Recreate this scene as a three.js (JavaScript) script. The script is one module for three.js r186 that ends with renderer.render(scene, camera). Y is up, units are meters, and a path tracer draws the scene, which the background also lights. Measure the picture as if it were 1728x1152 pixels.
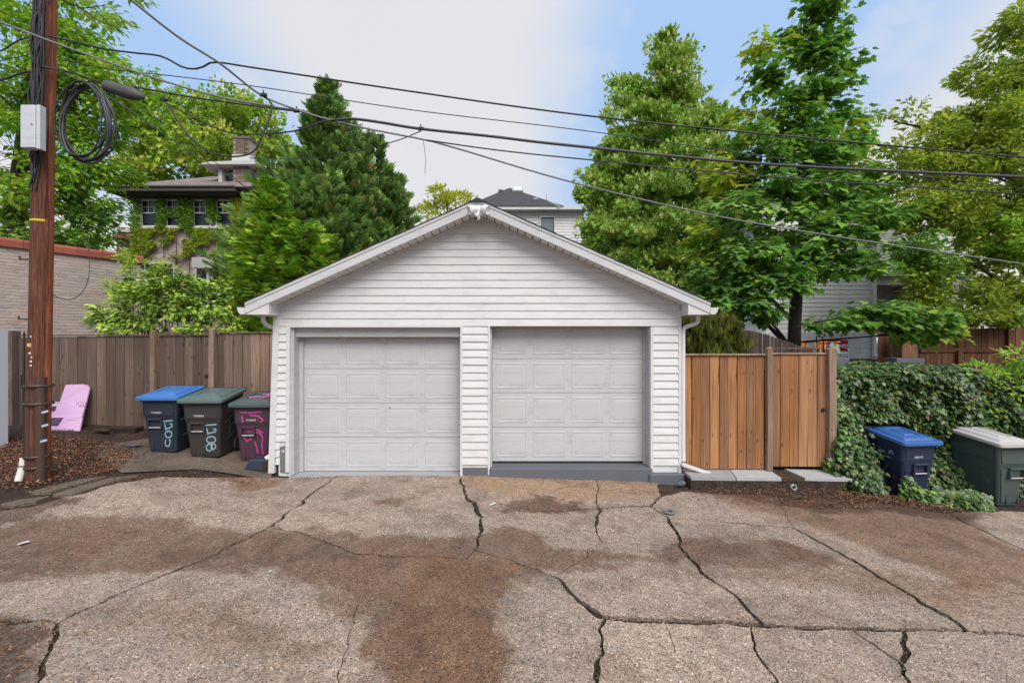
import * as THREE from 'three';
import { mergeGeometries, toCreasedNormals } from 'three/addons/utils/BufferGeometryUtils.js';
import { RoundedBoxGeometry } from 'three/addons/geometries/RoundedBoxGeometry.js';

// ---------------------------------------------------------------- camera, sky, sun, exposure
const scene = new THREE.Scene();
const EYE = 2.147;                                   // camera height above the garage sill
const FOCAL = 800 / 1152;                            // focal length over picture height
const camera = new THREE.PerspectiveCamera(2 * Math.atan(0.5 / FOCAL) * 180 / Math.PI, 1.5, 0.05, 1200);
camera.position.set(0, EYE, 0);
camera.lookAt(0, EYE, -10);
const renderer = new THREE.WebGLRenderer({ antialias: true });
renderer.setSize(1024, 682);
renderer.toneMapping = THREE.LinearToneMapping;
renderer.toneMappingExposure = 1.25;
renderer.shadowMap.enabled = true;

function rng(seed) { let a = seed >>> 0; return () => { a = (a + 0x6D2B79F5) | 0; let t = Math.imul(a ^ (a >>> 15), 1 | a); t = (t + Math.imul(t ^ (t >>> 7), 61 | t)) ^ t; return ((t ^ (t >>> 14)) >>> 0) / 4294967296; }; }
function hash2(x, y, s) { let h = Math.imul(x, 374761393) + Math.imul(y, 668265263) + Math.imul(s, 2147483647 ^ 974711); h = Math.imul(h ^ (h >>> 13), 1274126177); h ^= h >>> 16; return (h >>> 0) / 4294967296; }
const sm = t => t * t * (3 - 2 * t);
function vnoise(x, y, s = 1, wx = 0, wy = 0) {       // value noise, periodic when wx / wy are set
  let x0 = Math.floor(x), y0 = Math.floor(y); const fx = sm(x - x0), fy = sm(y - y0);
  let x1 = x0 + 1, y1 = y0 + 1;
  if (wx) { x0 = ((x0 % wx) + wx) % wx; x1 = ((x1 % wx) + wx) % wx; }
  if (wy) { y0 = ((y0 % wy) + wy) % wy; y1 = ((y1 % wy) + wy) % wy; }
  const a = hash2(x0, y0, s), b = hash2(x1, y0, s), c = hash2(x0, y1, s), d = hash2(x1, y1, s);
  return a + (b - a) * fx + (c - a) * fy + (a - b - c + d) * fx * fy;
}
function fbm(x, y, s = 1, oct = 4, wx = 0, wy = 0) { let v = 0, a = 0.5, n = 0; for (let i = 0; i < oct; i++) { v += a * vnoise(x, y, s + i * 17, wx, wy); n += a; x *= 2; y *= 2; wx *= 2; wy *= 2; a *= 0.5; } return v / n; }
const clamp = (v, a = 0, b = 1) => Math.min(b, Math.max(a, v));
const smooth = (a, b, v) => { const t = clamp((v - a) / (b - a)); return t * t * (3 - 2 * t); };
const lerp = (a, b, t) => a + (b - a) * t;

// the sky: a bright broken overcast with blue openings, carried on all round
{
  const W = 2048, H = 1024, data = new Float32Array(W * H * 4);
  for (let j = 0; j < H; j++) {
    const el = ((j + 0.5) / H - 0.5) * Math.PI, y = Math.sin(el), c = Math.cos(el);
    for (let i = 0; i < W; i++) {
      const az = ((i + 0.5) / W - 0.5) * Math.PI * 2, x = Math.cos(az) * c, z = Math.sin(az) * c;
      const k = 1 / (Math.max(y, 0) + 0.35), u = x * k, v = z * k;
      // large cloud field: broad sheets of cloud drifting along one direction, blue in between
      let cover = fbm(u * 1.5 + 3.1, v * 1.1 + 7.7, 5, 3) + 0.30 * (fbm(u * 5 + 1, v * 4 + 2, 9, 4) - 0.5);
      const sheet = Math.sin(u * 5.0 + 2.45 + 1.0 * (fbm(u * 1.1, v * 1.1, 21, 2) - 0.5));
      let b = smooth(-0.55, 0.65, sheet + 0.9 * (cover - 0.5)) ;        // 1 = cloud
      const low = smooth(0.34, 0.02, y);                                // milky air near the horizon
      b = clamp(b + low * 0.55);
      const wisp = smooth(0.56, 0.78, fbm(u * 7 + 11, v * 7 + 5, 33, 5)) * 0.4;
      b = clamp(b + wisp * (1 - b));
      const g = 0.635 + 0.06 * (cover - 0.5);
      const blue = [0.335 + 0.13 * low, 0.485 + 0.08 * low, 0.73];
      const o = (j * W + i) * 4;
      data[o] = lerp(blue[0], g * 0.985, b); data[o + 1] = lerp(blue[1], g * 0.99, b); data[o + 2] = lerp(blue[2], g * 1.03, b); data[o + 3] = 1;
      if (y < -0.02) { data[o] = 0.2; data[o + 1] = 0.18; data[o + 2] = 0.16; }
    }
  }
  const sky = new THREE.DataTexture(data, W, H, THREE.RGBAFormat, THREE.FloatType);
  sky.mapping = THREE.EquirectangularReflectionMapping; sky.magFilter = THREE.LinearFilter; sky.minFilter = THREE.LinearFilter; sky.needsUpdate = true;
  scene.background = sky; scene.environment = sky;
}
const sun = new THREE.DirectionalLight(0xfff9f2, 2.7);
sun.position.set(9, 26, 15); sun.target.position.set(0, 0, -9);
sun.shadow.radius = 75; sun.castShadow = true;
Object.assign(sun.shadow.camera, { left: -30, right: 30, top: 30, bottom: -30, near: 1, far: 120 });
sun.shadow.mapSize.set(2048, 2048);
scene.add(sun, sun.target);

// ---------------------------------------------------------------- naming and building helpers
const used = new Map();
function numbered(name) { const n = used.get(name) || 0; used.set(name, n + 1); return n ? `${name}_${String(n).padStart(3, '0')}` : name; }
function thing(name, label, category, [x, y, z] = [0, 0, 0], group) {
  const o = new THREE.Group(); o.name = numbered(name); o.position.set(x, y, z); scene.add(o);
  o.userData = { label, category }; if (group) o.userData.group = group;
  return o;
}
// geo given in world axes; the thing's own place is taken off
function part(parent, name, geo, mat, opt = {}) {
  let root = parent; while (root.parent && root.parent !== scene) root = root.parent;
  if (!opt.local) { geo.translate(-root.position.x, -root.position.y, -root.position.z); }
  const m = new THREE.Mesh(geo, mat); m.name = name; parent.add(m);
  if (opt.kind) m.userData.kind = opt.kind; if (opt.label) m.userData.label = opt.label;
  return m;
}
function place(parent, name, geo, mat, x, y, z, ry = 0) {   // a shared geometry, set at a world place
  let root = parent; while (root.parent && root.parent !== scene) root = root.parent;
  const m = new THREE.Mesh(geo, mat); m.name = name; m.position.set(x - root.position.x, y - root.position.y, z - root.position.z); m.rotation.y = ry; parent.add(m); return m;
}
function single(name, label, category, geo, mat, group) {
  geo.computeBoundingBox(); const b = geo.boundingBox, c = [(b.min.x + b.max.x) / 2, b.min.y, (b.min.z + b.max.z) / 2];
  geo.translate(-c[0], -c[1], -c[2]);
  const m = new THREE.Mesh(geo, mat); m.name = numbered(name); m.position.set(...c); scene.add(m);
  m.userData = { label, category }; if (group) m.userData.group = group; return m;
}
function struct(name, geo, mat) { const m = new THREE.Mesh(geo, mat); m.name = numbered(name); m.userData.kind = 'structure'; scene.add(m); return m; }
const V = (x, y, z) => new THREE.Vector3(x, y, z);
const at = (px, py, d) => V((px - 864) / 800 * d, EYE - (py - 576) / 800 * d, -d);   // where a point of the photograph lies at a given depth
function merge(list) { const g = mergeGeometries(list.map(q => { const n = q.index ? q.toNonIndexed() : q; for (const k of Object.keys(n.attributes)) if (!['position', 'normal', 'uv'].includes(k)) n.deleteAttribute(k); return n; })); return g; }
function boxUV(g, s = 1, du = 0, dv = 0) {           // uv in metres by the face's main direction
  if (g.index) g = g.toNonIndexed();
  if (!g.attributes.normal) g.computeVertexNormals();
  const p = g.attributes.position, n = g.attributes.normal, uv = new Float32Array(p.count * 2);
  for (let i = 0; i < p.count; i += 3) {
    const nx = Math.abs(n.getX(i) + n.getX(i + 1) + n.getX(i + 2)), ny = Math.abs(n.getY(i) + n.getY(i + 1) + n.getY(i + 2)), nz = Math.abs(n.getZ(i) + n.getZ(i + 1) + n.getZ(i + 2));
    for (let k = i; k < i + 3; k++) {
      const x = p.getX(k), y = p.getY(k), z = p.getZ(k);
      const [u, v] = nz >= nx && nz >= ny ? [x, y] : nx >= ny ? [z, y] : [x, z];
      uv[2 * k] = u * s + du; uv[2 * k + 1] = v * s + dv;
    }
  }
  g.setAttribute('uv', new THREE.BufferAttribute(uv, 2)); return g;
}
function box(x0, x1, y0, y1, z0, z1) { const g = new THREE.BoxGeometry(x1 - x0, y1 - y0, z1 - z0); g.translate((x0 + x1) / 2, (y0 + y1) / 2, (z0 + z1) / 2); return g; }
function rbox(x0, x1, y0, y1, z0, z1, r = 0.01, seg = 2) { const g = new RoundedBoxGeometry(x1 - x0, y1 - y0, z1 - z0, seg, Math.min(r, (x1 - x0) / 2.01, (y1 - y0) / 2.01, (z1 - z0) / 2.01)); g.translate((x0 + x1) / 2, (y0 + y1) / 2, (z0 + z1) / 2); return g; }
function cyl(a, b, r0, r1 = r0, seg = 10) {
  const d = b.clone().sub(a), L = d.length(), g = new THREE.CylinderGeometry(r1, r0, L, seg, 1); g.translate(0, L / 2, 0);
  g.applyQuaternion(new THREE.Quaternion().setFromUnitVectors(V(0, 1, 0), d.normalize())); g.translate(a.x, a.y, a.z); return g;
}
function tube(pts, r, n = 24, seg = 6) { return new THREE.TubeGeometry(new THREE.CatmullRomCurve3(pts, false, 'catmullrom', 0.5), n, r, seg, false); }
function taper(pts, radii, n = 12, seg = 7) {        // tube along a path whose radius changes
  const c = new THREE.CatmullRomCurve3(pts), g = new THREE.TubeGeometry(c, n, 1, seg, false), p = g.attributes.position;
  for (let i = 0; i <= n; i++) {
    const t = i / n, q = c.getPointAt(t), f = t * (radii.length - 1), k = Math.min(radii.length - 2, Math.floor(f)), r = lerp(radii[k], radii[k + 1], f - k);
    for (let j = 0; j <= seg; j++) { const v = i * (seg + 1) + j; p.setXYZ(v, q.x + (p.getX(v) - q.x) * r, q.y + (p.getY(v) - q.y) * r, q.z + (p.getZ(v) - q.z) * r); }
  }
  g.computeVertexNormals(); return g;
}
function extrude(pts, z0, z1, bevel = 0) {           // polygon in x, y pushed from z0 to z1
  const g = new THREE.ExtrudeGeometry(new THREE.Shape(pts.map(p => new THREE.Vector2(p[0], p[1]))), { depth: z1 - z0 - 2 * bevel, bevelEnabled: bevel > 0, bevelSize: bevel, bevelOffset: -bevel, bevelThickness: bevel, bevelSegments: 1, steps: 1 });
  g.translate(0, 0, z0 + bevel); return g;
}
function mesh3(verts, faces) { const a = []; for (const f of faces) for (let i = 1; i + 1 < f.length; i++) a.push(...verts[f[0]], ...verts[f[i]], ...verts[f[i + 1]]); const g = new THREE.BufferGeometry(); g.setAttribute('position', new THREE.Float32BufferAttribute(a, 3)); g.setAttribute('uv', new THREE.Float32BufferAttribute(new Float32Array(a.length / 3 * 2), 2)); g.computeVertexNormals(); return g; }

// ---------------------------------------------------------------- textures and materials
function tex(W, H, fn, { srgb = true, w = 1, h = 1 } = {}) {   // fn(u, v) -> [r, g, b] in 0..1; w, h: size in metres
  const d = new Uint8Array(W * H * 4);
  for (let j = 0; j < H; j++) for (let i = 0; i < W; i++) { const c = fn(i / W, j / H, i, j), o = (j * W + i) * 4; d[o] = clamp(c[0]) * 255; d[o + 1] = clamp(c[1]) * 255; d[o + 2] = clamp(c[2]) * 255; d[o + 3] = 255; }
  return texFrom(d, W, H, srgb, w, h);
}
function texFrom(d, W, H, srgb, w, h) {
  const t = new THREE.DataTexture(d, W, H); t.wrapS = t.wrapT = THREE.RepeatWrapping; t.magFilter = THREE.LinearFilter; t.minFilter = THREE.LinearMipmapLinearFilter; t.generateMipmaps = true;
  if (srgb) t.colorSpace = THREE.SRGBColorSpace; t.repeat.set(1 / w, 1 / h); t.needsUpdate = true; return t;
}
const rgb = (r, g, b) => new THREE.Color().setRGB(r, g, b);
const mat = (color, roughness = 0.8, extra = {}) => new THREE.MeshStandardMaterial({ color, roughness, metalness: 0, ...extra });

// exposed-aggregate concrete: stones of many tones set in mortar
const aggregate = (() => {
  const N = 2048, SZ = 2.6, c = new Float32Array(N * N * 3), b = new Float32Array(N * N), R = rng(77);
  for (let j = 0; j < N; j++) for (let i = 0; i < N; i++) {
    const n = fbm(i / 32, j / 32, 3, 4, 64, 64), f = hash2(i, j, 4), k = (j * N + i) * 3, t = 0.63 + 0.2 * (n - 0.5) + 0.16 * (f - 0.5);
    c[k] = t; c[k + 1] = t * 0.93; c[k + 2] = t * 0.87; b[j * N + i] = 0.32 + 0.25 * (n - 0.5) + 0.12 * f;
  }
  const tones = [[.86, .81, .75], [.79, .69, .58], [.66, .52, .40], [.52, .45, .40], [.36, .31, .28], [.72, .6, .48], [.95, .92, .88], [.44, .32, .24], [.60, .56, .53], [.30, .26, .24]];
  for (let s = 0; s < 90000; s++) {
    const r = 1.1 + 4.6 * Math.pow(R(), 2.4), e = 0.6 + 0.7 * R(), a = R() * 3.14, cx = R() * N, cy = R() * N, q = tones[Math.floor(R() * tones.length)], l = 0.85 + 0.28 * R(), ca = Math.cos(a), sa = Math.sin(a), m = Math.ceil(r * 1.4), pit = R() < 0.13;
    for (let y = -m; y <= m; y++) for (let x = -m; x <= m; x++) {
      const u = (x * ca + y * sa) / r, v = (-x * sa + y * ca) / (r * e), d = u * u + v * v; if (d > 1) continue;
      const i = ((Math.floor(cx) + x) % N + N) % N, j = ((Math.floor(cy) + y) % N + N) % N, k = j * N + i;
      const w = d > 0.7 ? 0.55 : 1;
      if (pit) { for (let h = 0; h < 3; h++) c[k * 3 + h] = lerp(c[k * 3 + h], 0.3 - 0.03 * h, w * 0.75); b[k] = 0.08; }
      else { for (let h = 0; h < 3; h++) c[k * 3 + h] = lerp(c[k * 3 + h], q[h] * l, w * 0.85); b[k] = Math.max(b[k], 0.45 + 0.5 * Math.sqrt(1 - d)); }
    }
  }
  const d = new Uint8Array(N * N * 4), e = new Uint8Array(N * N * 4);
  for (let k = 0; k < N * N; k++) { for (let h = 0; h < 3; h++) { d[k * 4 + h] = clamp(c[k * 3 + h]) * 255; e[k * 4 + h] = clamp(b[k]) * 255; } d[k * 4 + 3] = e[k * 4 + 3] = 255; }
  return { map: texFrom(d, N, N, true, SZ, SZ), bump: texFrom(e, N, N, false, SZ, SZ) };
})();
const dirtTex = tex(1024, 1024, (u, v, i, j) => {
  const n = fbm(u * 24, v * 24, 51, 5, 24, 24), f = hash2(i >> 1, j >> 1, 8), g = vnoise(u * 128, v * 128, 12, 128, 128);
  let t = 0.42 + 0.4 * (n - 0.5) + 0.16 * (f - 0.5) + 0.22 * (g - 0.5); const q = hash2(i >> 2, j >> 2, 19) > 0.975 ? 0.25 : 0;
  return [t + q, t * 0.83 + q * 0.9, t * 0.71 + q * 0.8];
}, { w: 1.6, h: 1.6 });
const dirtBump = tex(512, 512, (u, v, i, j) => { const n = 0.6 * fbm(u * 32, v * 32, 52, 4, 32, 32) + 0.4 * hash2(i >> 1, j >> 1, 9); return [n, n, n]; }, { srgb: false, w: 0.8, h: 0.8 });
// wood: long grain with knots; 1.28 m across, 2.56 m along
const woodArr = (() => {
  const W = 1024, H = 1024, a = new Float32Array(W * H), R = rng(5), kn = [];
  for (let k = 0; k < 46; k++) kn.push([R(), R(), 0.5 + R()]);
  for (let j = 0; j < H; j++) for (let i = 0; i < W; i++) {
    const u = i / W, v = j / H; let x = u * 1.28, y = v * 2.56, w = 0, kd = 0;
    for (const [ku, kv, kr] of kn) { let dx = u - ku, dy = v - kv; dx -= Math.round(dx); dy -= Math.round(dy); dx *= 1.28; dy *= 2.56; const d2 = (dx * dx) / (0.00035 * kr) + (dy * dy) / (0.0035 * kr); if (d2 < 9) { w += Math.sign(dx || 1) * 0.010 * kr * Math.exp(-d2); kd = Math.max(kd, Math.exp(-((dx * dx) / (0.00010 * kr) + (dy * dy) / (0.00026 * kr)))); } }
    x += w;
    const sw = 0.03 * (fbm(u * 10, v * 3, 61, 2, 10, 3) - 0.5);
    const rings = 0.5 + 0.5 * Math.sin((x + sw) * 330);
    const streak = fbm((x / 1.28) * 220, v * 6, 62, 3, 220, 6), fine = vnoise((x / 1.28) * 512, v * 20, 63, 512, 20), blot = fbm(u * 8, v * 5, 64, 3, 8, 5);
    a[j * W + i] = clamp(0.62 + 0.34 * (rings - 0.5) * (0.3 + blot) + 0.55 * (streak - 0.5) + 0.22 * (fine - 0.5) + 0.42 * (blot - 0.5) - 0.55 * kd);
  }
  return { a, W, H };
})();
function woodTex(dark, light) { const { a, W, H } = woodArr, d = new Uint8Array(W * H * 4); for (let k = 0; k < W * H; k++) { for (let h = 0; h < 3; h++) d[k * 4 + h] = 255 * lerp(dark[h], light[h], a[k]); d[k * 4 + 3] = 255; } return texFrom(d, W, H, true, 1.28, 2.56); }
const woodBump = (() => { const { a, W, H } = woodArr, d = new Uint8Array(W * H * 4); for (let k = 0; k < W * H; k++) { d[k * 4] = d[k * 4 + 1] = d[k * 4 + 2] = 255 * a[k]; d[k * 4 + 3] = 255; } return texFrom(d, W, H, false, 1.28, 2.56); })();
const cedarTex = woodTex([0.34, 0.23, 0.15], [0.95, 0.78, 0.60]), greyTex = woodTex([0.30, 0.25, 0.225], [0.75, 0.68, 0.62]);
const cedar = [[1, .93, .86], [.66, .60, .57], [1.1, 1.1, 1.12], [.93, .78, .60], [.70, .62, .60], [1.05, .92, .76], [.84, .66, .48]].map(c => mat(rgb(c[0] * .72, c[1] * .635, c[2] * .56), 0.8, { map: cedarTex, bumpMap: woodBump, bumpScale: 0.0012 }));
const greyWood = [[.52, .445, .405], [.42, .355, .325], [.60, .515, .465], [.48, .42, .395], [.38, .315, .285]].map(c => mat(rgb(...c), 0.9, { map: greyTex, bumpMap: woodBump, bumpScale: 0.0016 }));
const tanWood = [[.92, .79, .66], [.80, .67, .56], [.98, .85, .72]].map(c => mat(rgb(...c), 0.85, { map: greyTex, bumpMap: woodBump, bumpScale: 0.0014 }));
// weathered white vinyl and painted steel: faint streaks and specks of grime
const grime = tex(1024, 512, (u, v, i, j) => {
  const s = fbm(u * 8, v * 64, 71, 4, 8, 64), n = fbm(u * 16, v * 16, 72, 4, 16, 16), p = hash2(i >> 1, j >> 1, 73) > 0.9985 ? 0.28 : 0;
  const t = 0.965 - 0.035 * smooth(0.5, 0.8, s) - 0.045 * smooth(0.5, 0.85, n) - p; return [t, t * 0.996, t * 0.988];
}, { w: 3.2, h: 1.6 });
const vinyl = mat(rgb(.72, .715, .71), 0.5, { map: grime }), trimWhite = mat(rgb(.70, .70, .705), 0.45, { map: grime }), fasciaWhite = mat(rgb(.64, .645, .655), 0.42, { map: grime });
const doorPaint = mat(rgb(.565, .565, .57), 0.48, { map: grime }), framePaint = mat(rgb(.50, .50, .505), 0.7, { map: grime, bumpMap: woodBump, bumpScale: 0.001 });
const slate = mat(rgb(.115, .125, .145), 0.75, { bumpMap: dirtBump, bumpScale: 0.004 });
const shingle = mat(rgb(.055, .055, .06), 0.95, { bumpMap: dirtBump, bumpScale: 0.006 });
const black = mat(rgb(.018, .018, .02), 0.6), darkGlass = new THREE.MeshPhysicalMaterial({ color: rgb(.012, .014, .016), roughness: 0.12, metalness: 0 });
const zinc = mat(rgb(.42, .43, .44), 0.42, { metalness: 0.55 });

// ---------------------------------------------------------------- the ground
function groundY(x, z) {
  let y = x > 5 ? -0.13 - 0.095 * (Math.min(x, 7) - 5) : x > 2.7 ? -0.105 - 0.011 * (x - 2.7) : x > -0.5 ? -0.033 * (x + 0.5) : 0;
  if (x < -3.2) y += 0.085 * (-3.2 - Math.max(x, -8.2)) * smooth(-4.2, -6.4, z) * smooth(-3.2, -4.4, x);
  if (x < -3.7) y += 0.11 * smooth(-7.9, -9.4, z) * smooth(-3.7, -4.6, x);                          // the yard strip rises to the fence
  return y;
}
function gp(px, py) { let d = 5; for (let i = 0; i < 12; i++) d = (EYE - groundY((px - 864) / 800 * d, -d)) / ((py - 576) / 800); return [(px - 864) / 800 * d, -d]; }   // point of the ground seen there
{
  const xs = [], zs = [];
  const grid = (list, a) => { for (const [to, step] of list) { while (a < to - 1e-6) { a = Math.min(to, a + step); xs0.push(a); } } };
  let xs0 = [-260]; grid([[-60, 40], [-14, 6], [14, 0.12], [60, 6], [260, 40]], -260); xs.push(...xs0);
  xs0 = [-320]; grid([[-60, 40], [-14, 5], [0, 0.12], [20, 4], [60, 20]], -320); zs.push(...xs0);
  const pos = [], uv = [], col = [], idx = [];
  for (const z of zs) for (const x of xs) {
    const near = Math.abs(x) < 15 && z > -15;
    pos.push(x, groundY(x, z) - 0.016 + (near ? 0.014 * (fbm(x * 3, z * 3, 90, 3) - 0.5) : 0), z); uv.push(x, z);
    const n = fbm(x * 1.3, z * 1.3, 91, 4), m = 0.55 + 0.5 * n; col.push(0.34 * m, 0.25 * m, 0.2 * m);
  }
  const nx = xs.length;
  for (let j = 0; j + 1 < zs.length; j++) for (let i = 0; i + 1 < nx; i++) { const a = j * nx + i; idx.push(a, a + nx, a + 1, a + 1, a + nx, a + nx + 1); }
  const g = new THREE.BufferGeometry(); g.setAttribute('position', new THREE.Float32BufferAttribute(pos, 3)); g.setAttribute('uv', new THREE.Float32BufferAttribute(uv, 2)); g.setAttribute('color', new THREE.Float32BufferAttribute(col, 3)); g.setIndex(idx); g.computeVertexNormals();
  struct('ground', g, mat(0xffffff, 0.95, { map: dirtTex, vertexColors: true, bumpMap: dirtBump, bumpScale: 0.012 }));
}
// stains, damp and grit on the slabs, drawn as outlines on the ground
const stain = [
  { c: [.475, .365, .30], e: .14, p: [[-500, 935], [0, 884], [150, 874], [300, 880], [400, 890], [480, 898], [600, 904], [720, 909], [800, 904], [832, 892], [900, 897], [960, 925], [1100, 935], [1150, 902], [1330, 912], [1420, 955], [1300, 968], [1180, 955], [1130, 946], [1000, 950], [930, 967], [872, 985], [850, 1060], [868, 1152], [900, 1500], [560, 1500], [645, 1140], [590, 1090], [600, 1040], [520, 990], [440, 966], [330, 955], [250, 962], [0, 990], [-500, 1060]] },
  { c: [1.0, .85, .68], e: .4, p: [[790, 930], [900, 960], [855, 1000], [845, 1070], [868, 1152], [900, 1500], [600, 1500], [660, 1120], [640, 1020], [690, 960]] },
  { c: [.57, .45, .36], e: .25, p: [[1180, 822], [1620, 868], [1760, 945], [1760, 995], [1600, 990], [1490, 935], [1400, 908], [1330, 880], [1230, 845]] },
  { c: [.40, .33, .28], e: .08, p: [[1150, 822], [1400, 838], [1600, 858], [1700, 872], [1640, 884], [1480, 868], [1340, 858], [1290, 850]] },
  { c: [.36, .30, .26], e: .06, p: [[-700, 1062], [0, 1050], [99, 1053], [58, 1152], [-150, 1500], [-900, 1500]] },
  { c: [.38, .29, .22], e: .1, p: [[850, 850], [900, 838], [985, 846], [990, 862], [930, 866], [860, 868]] },
  { c: [1, .86, .68], e: .1, p: [[760, 798], [1118, 798], [1112, 836], [1000, 840], [880, 836], [800, 830]] },
  { c: [.60, .42, .29], e: .12, p: [[375, 806], [480, 806], [450, 822], [400, 832], [370, 820]] },
  { c: [.5, .4, .33], e: .07, p: [[650, 845], [685, 838], [700, 852], [670, 862]] },
  { c: [.36, .30, .26], e: .09, p: [[-80, 862], [40, 848], [110, 838], [120, 852], [30, 880], [-80, 900]] },
  { c: [.72, .64, .57], e: .35, p: [[1150, 960], [1420, 1000], [1700, 1050], [1728, 1010], [1560, 970], [1400, 960], [1250, 970]] },
  { c: [.78, .7, .63], e: .3, p: [[180, 1010], [420, 1030], [560, 1100], [400, 1120], [200, 1060]] },
].map(s => ({ ...s, p: s.p.map(q => gp(...q)) }));
function polySide(p, x, z) {                                                // signed distance to an outline, inside positive
  let ins = false, d2 = 1e9;
  for (let i = 0, j = p.length - 1; i < p.length; j = i++) {
    const [xi, zi] = p[i], [xj, zj] = p[j];
    if ((zi > z) !== (zj > z) && x < (xj - xi) * (z - zi) / (zj - zi) + xi) ins = !ins;
    const ex = xj - xi, ez = zj - zi, t = clamp(((x - xi) * ex + (z - zi) * ez) / (ex * ex + ez * ez || 1)), dx = x - xi - t * ex, dz = z - zi - t * ez; d2 = Math.min(d2, dx * dx + dz * dz);
  }
  return (ins ? 1 : -1) * Math.sqrt(d2);
}
function slabTone(x, z, own) {
  const wx = x + 0.5 * (fbm(x * 2.2, z * 2.2, 101, 5) - 0.5), wz = z + 0.5 * (fbm(x * 2.2 + 9, z * 2.2, 102, 5) - 0.5);
  const n = fbm(x * 0.9, z * 0.9, 103, 4), f = fbm(x * 7, z * 7, 104, 3), h = vnoise(x * 26, z * 26, 105);
  let t = (0.93 + 0.34 * (n - 0.5) + 0.30 * (f - 0.5) + 0.14 * (h - 0.5)) * own; const bl = smooth(0.54, 0.7, fbm(x * 4 + 3, z * 4, 107, 4)) * 0.22; t *= 1 - bl; let c = [t * 1.03, t * (0.94 - 0.05 * (n - 0.5) - 0.12 * bl), t * (0.875 - 0.09 * (n - 0.5) - 0.2 * bl)];
  for (const s of stain) { const k = smooth(-s.e * 0.5, s.e * 0.5, polySide(s.p, wx, wz) + 0.30 * (f - 0.5) + 0.14 * (h - 0.5)); if (k > 0) { const m = k * (0.82 + 0.36 * (fbm(x * 3, z * 3, 106, 3) - 0.3)); for (let h = 0; h < 3; h++) c[h] *= lerp(1, s.c[h], clamp(m)); } }
  return c;
}
// the alley: broken concrete slabs with open joints
const slabs = [
  [[-900, 1035], [-100, 884], [60, 853], [130, 836], [200, 815], [270, 806], [365, 806], [470, 806], [570, 803], [465, 882], [430, 903], [345, 945], [205, 1000], [100, 1050], [0, 1048], [-900, 1085]],
  [[570, 803], [775, 803], [790, 840], [815, 875], [805, 930], [790, 943], [700, 940], [600, 935], [520, 905], [455, 890], [465, 882]],
  [[465, 882], [455, 890], [520, 905], [600, 935], [700, 940], [790, 943], [680, 975], [608, 1015], [590, 1080], [575, 1152], [540, 1500], [-150, 1500], [60, 1152], [100, 1050], [205, 1000], [345, 945], [430, 903]],
  [[-900, 1085], [0, 1048], [100, 1050], [60, 1152], [-150, 1500], [-1900, 1500]],
  [[790, 943], [805, 930], [900, 960], [930, 972], [975, 1015], [1018, 1045], [1015, 1100], [1010, 1152], [1000, 1500], [540, 1500], [575, 1152], [590, 1080], [608, 1015], [680, 975]],
  [[775, 803], [830, 801], [1008, 801], [1010, 858], [940, 864], [850, 868], [815, 875], [790, 840]],
  [[1008, 801], [1104, 802], [1116, 838], [1098, 855], [1010, 858]],
  [[815, 875], [850, 868], [940, 864], [1010, 858], [1006, 888], [1012, 915], [980, 945], [930, 972], [900, 960], [805, 930]],
  [[1010, 858], [1098, 855], [1138, 888], [1145, 918], [1080, 922], [1012, 915], [1006, 888]],
  [[1012, 915], [1080, 922], [1145, 918], [1180, 960], [1230, 1000], [1285, 1056], [1265, 1055], [1120, 1052], [1090, 1050], [1018, 1045], [975, 1015], [930, 972], [980, 945]],
  [[1116, 838], [1150, 830], [1310, 838], [1342, 892], [1200, 880], [1120, 872], [1098, 855]],
  [[1098, 855], [1120, 872], [1200, 880], [1342, 892], [1440, 945], [1540, 1010], [1640, 1069], [1525, 1066], [1435, 1062], [1285, 1056], [1230, 1000], [1180, 960], [1145, 918], [1138, 888]],
  [[1310, 838], [1430, 846], [1600, 866], [1640, 887], [1728, 930], [2100, 1098], [1728, 1074], [1640, 1069], [1540, 1010], [1440, 945], [1342, 892]],
  [[1600, 866], [1690, 862], [1900, 872], [2900, 1000], [2900, 1150], [2100, 1098], [1728, 930], [1640, 887]],
  [[1018, 1045], [1090, 1050], [1120, 1052], [1170, 1152], [1200, 1500], [1000, 1500], [1010, 1152], [1015, 1100]],
  [[1120, 1052], [1265, 1055], [1305, 1152], [1400, 1500], [1200, 1500], [1170, 1152]],
  [[1265, 1055], [1285, 1056], [1435, 1062], [1500, 1105], [1526, 1120], [1530, 1152], [1560, 1500], [1400, 1500], [1305, 1152]],
  [[1435, 1062], [1525, 1066], [1526, 1120], [1500, 1105]],
  [[1525, 1066], [1640, 1069], [1728, 1074], [2100, 1098], [2900, 1150], [2900, 1500], [1560, 1500], [1530, 1152], [1526, 1120]],
  [[-1900, 1500], [2900, 1500], [3800, 3600], [-2400, 3600]],
];
const jointPts = [], broad = new Set(['1018,1045|1090,1050', '1090,1050|1120,1052', '1120,1052|1265,1055', '1265,1055|1285,1056', '1285,1056|1435,1062', '1435,1062|1525,1066', '1525,1066|1640,1069', '975,1015|1018,1045', '790,840|815,875']);
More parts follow.
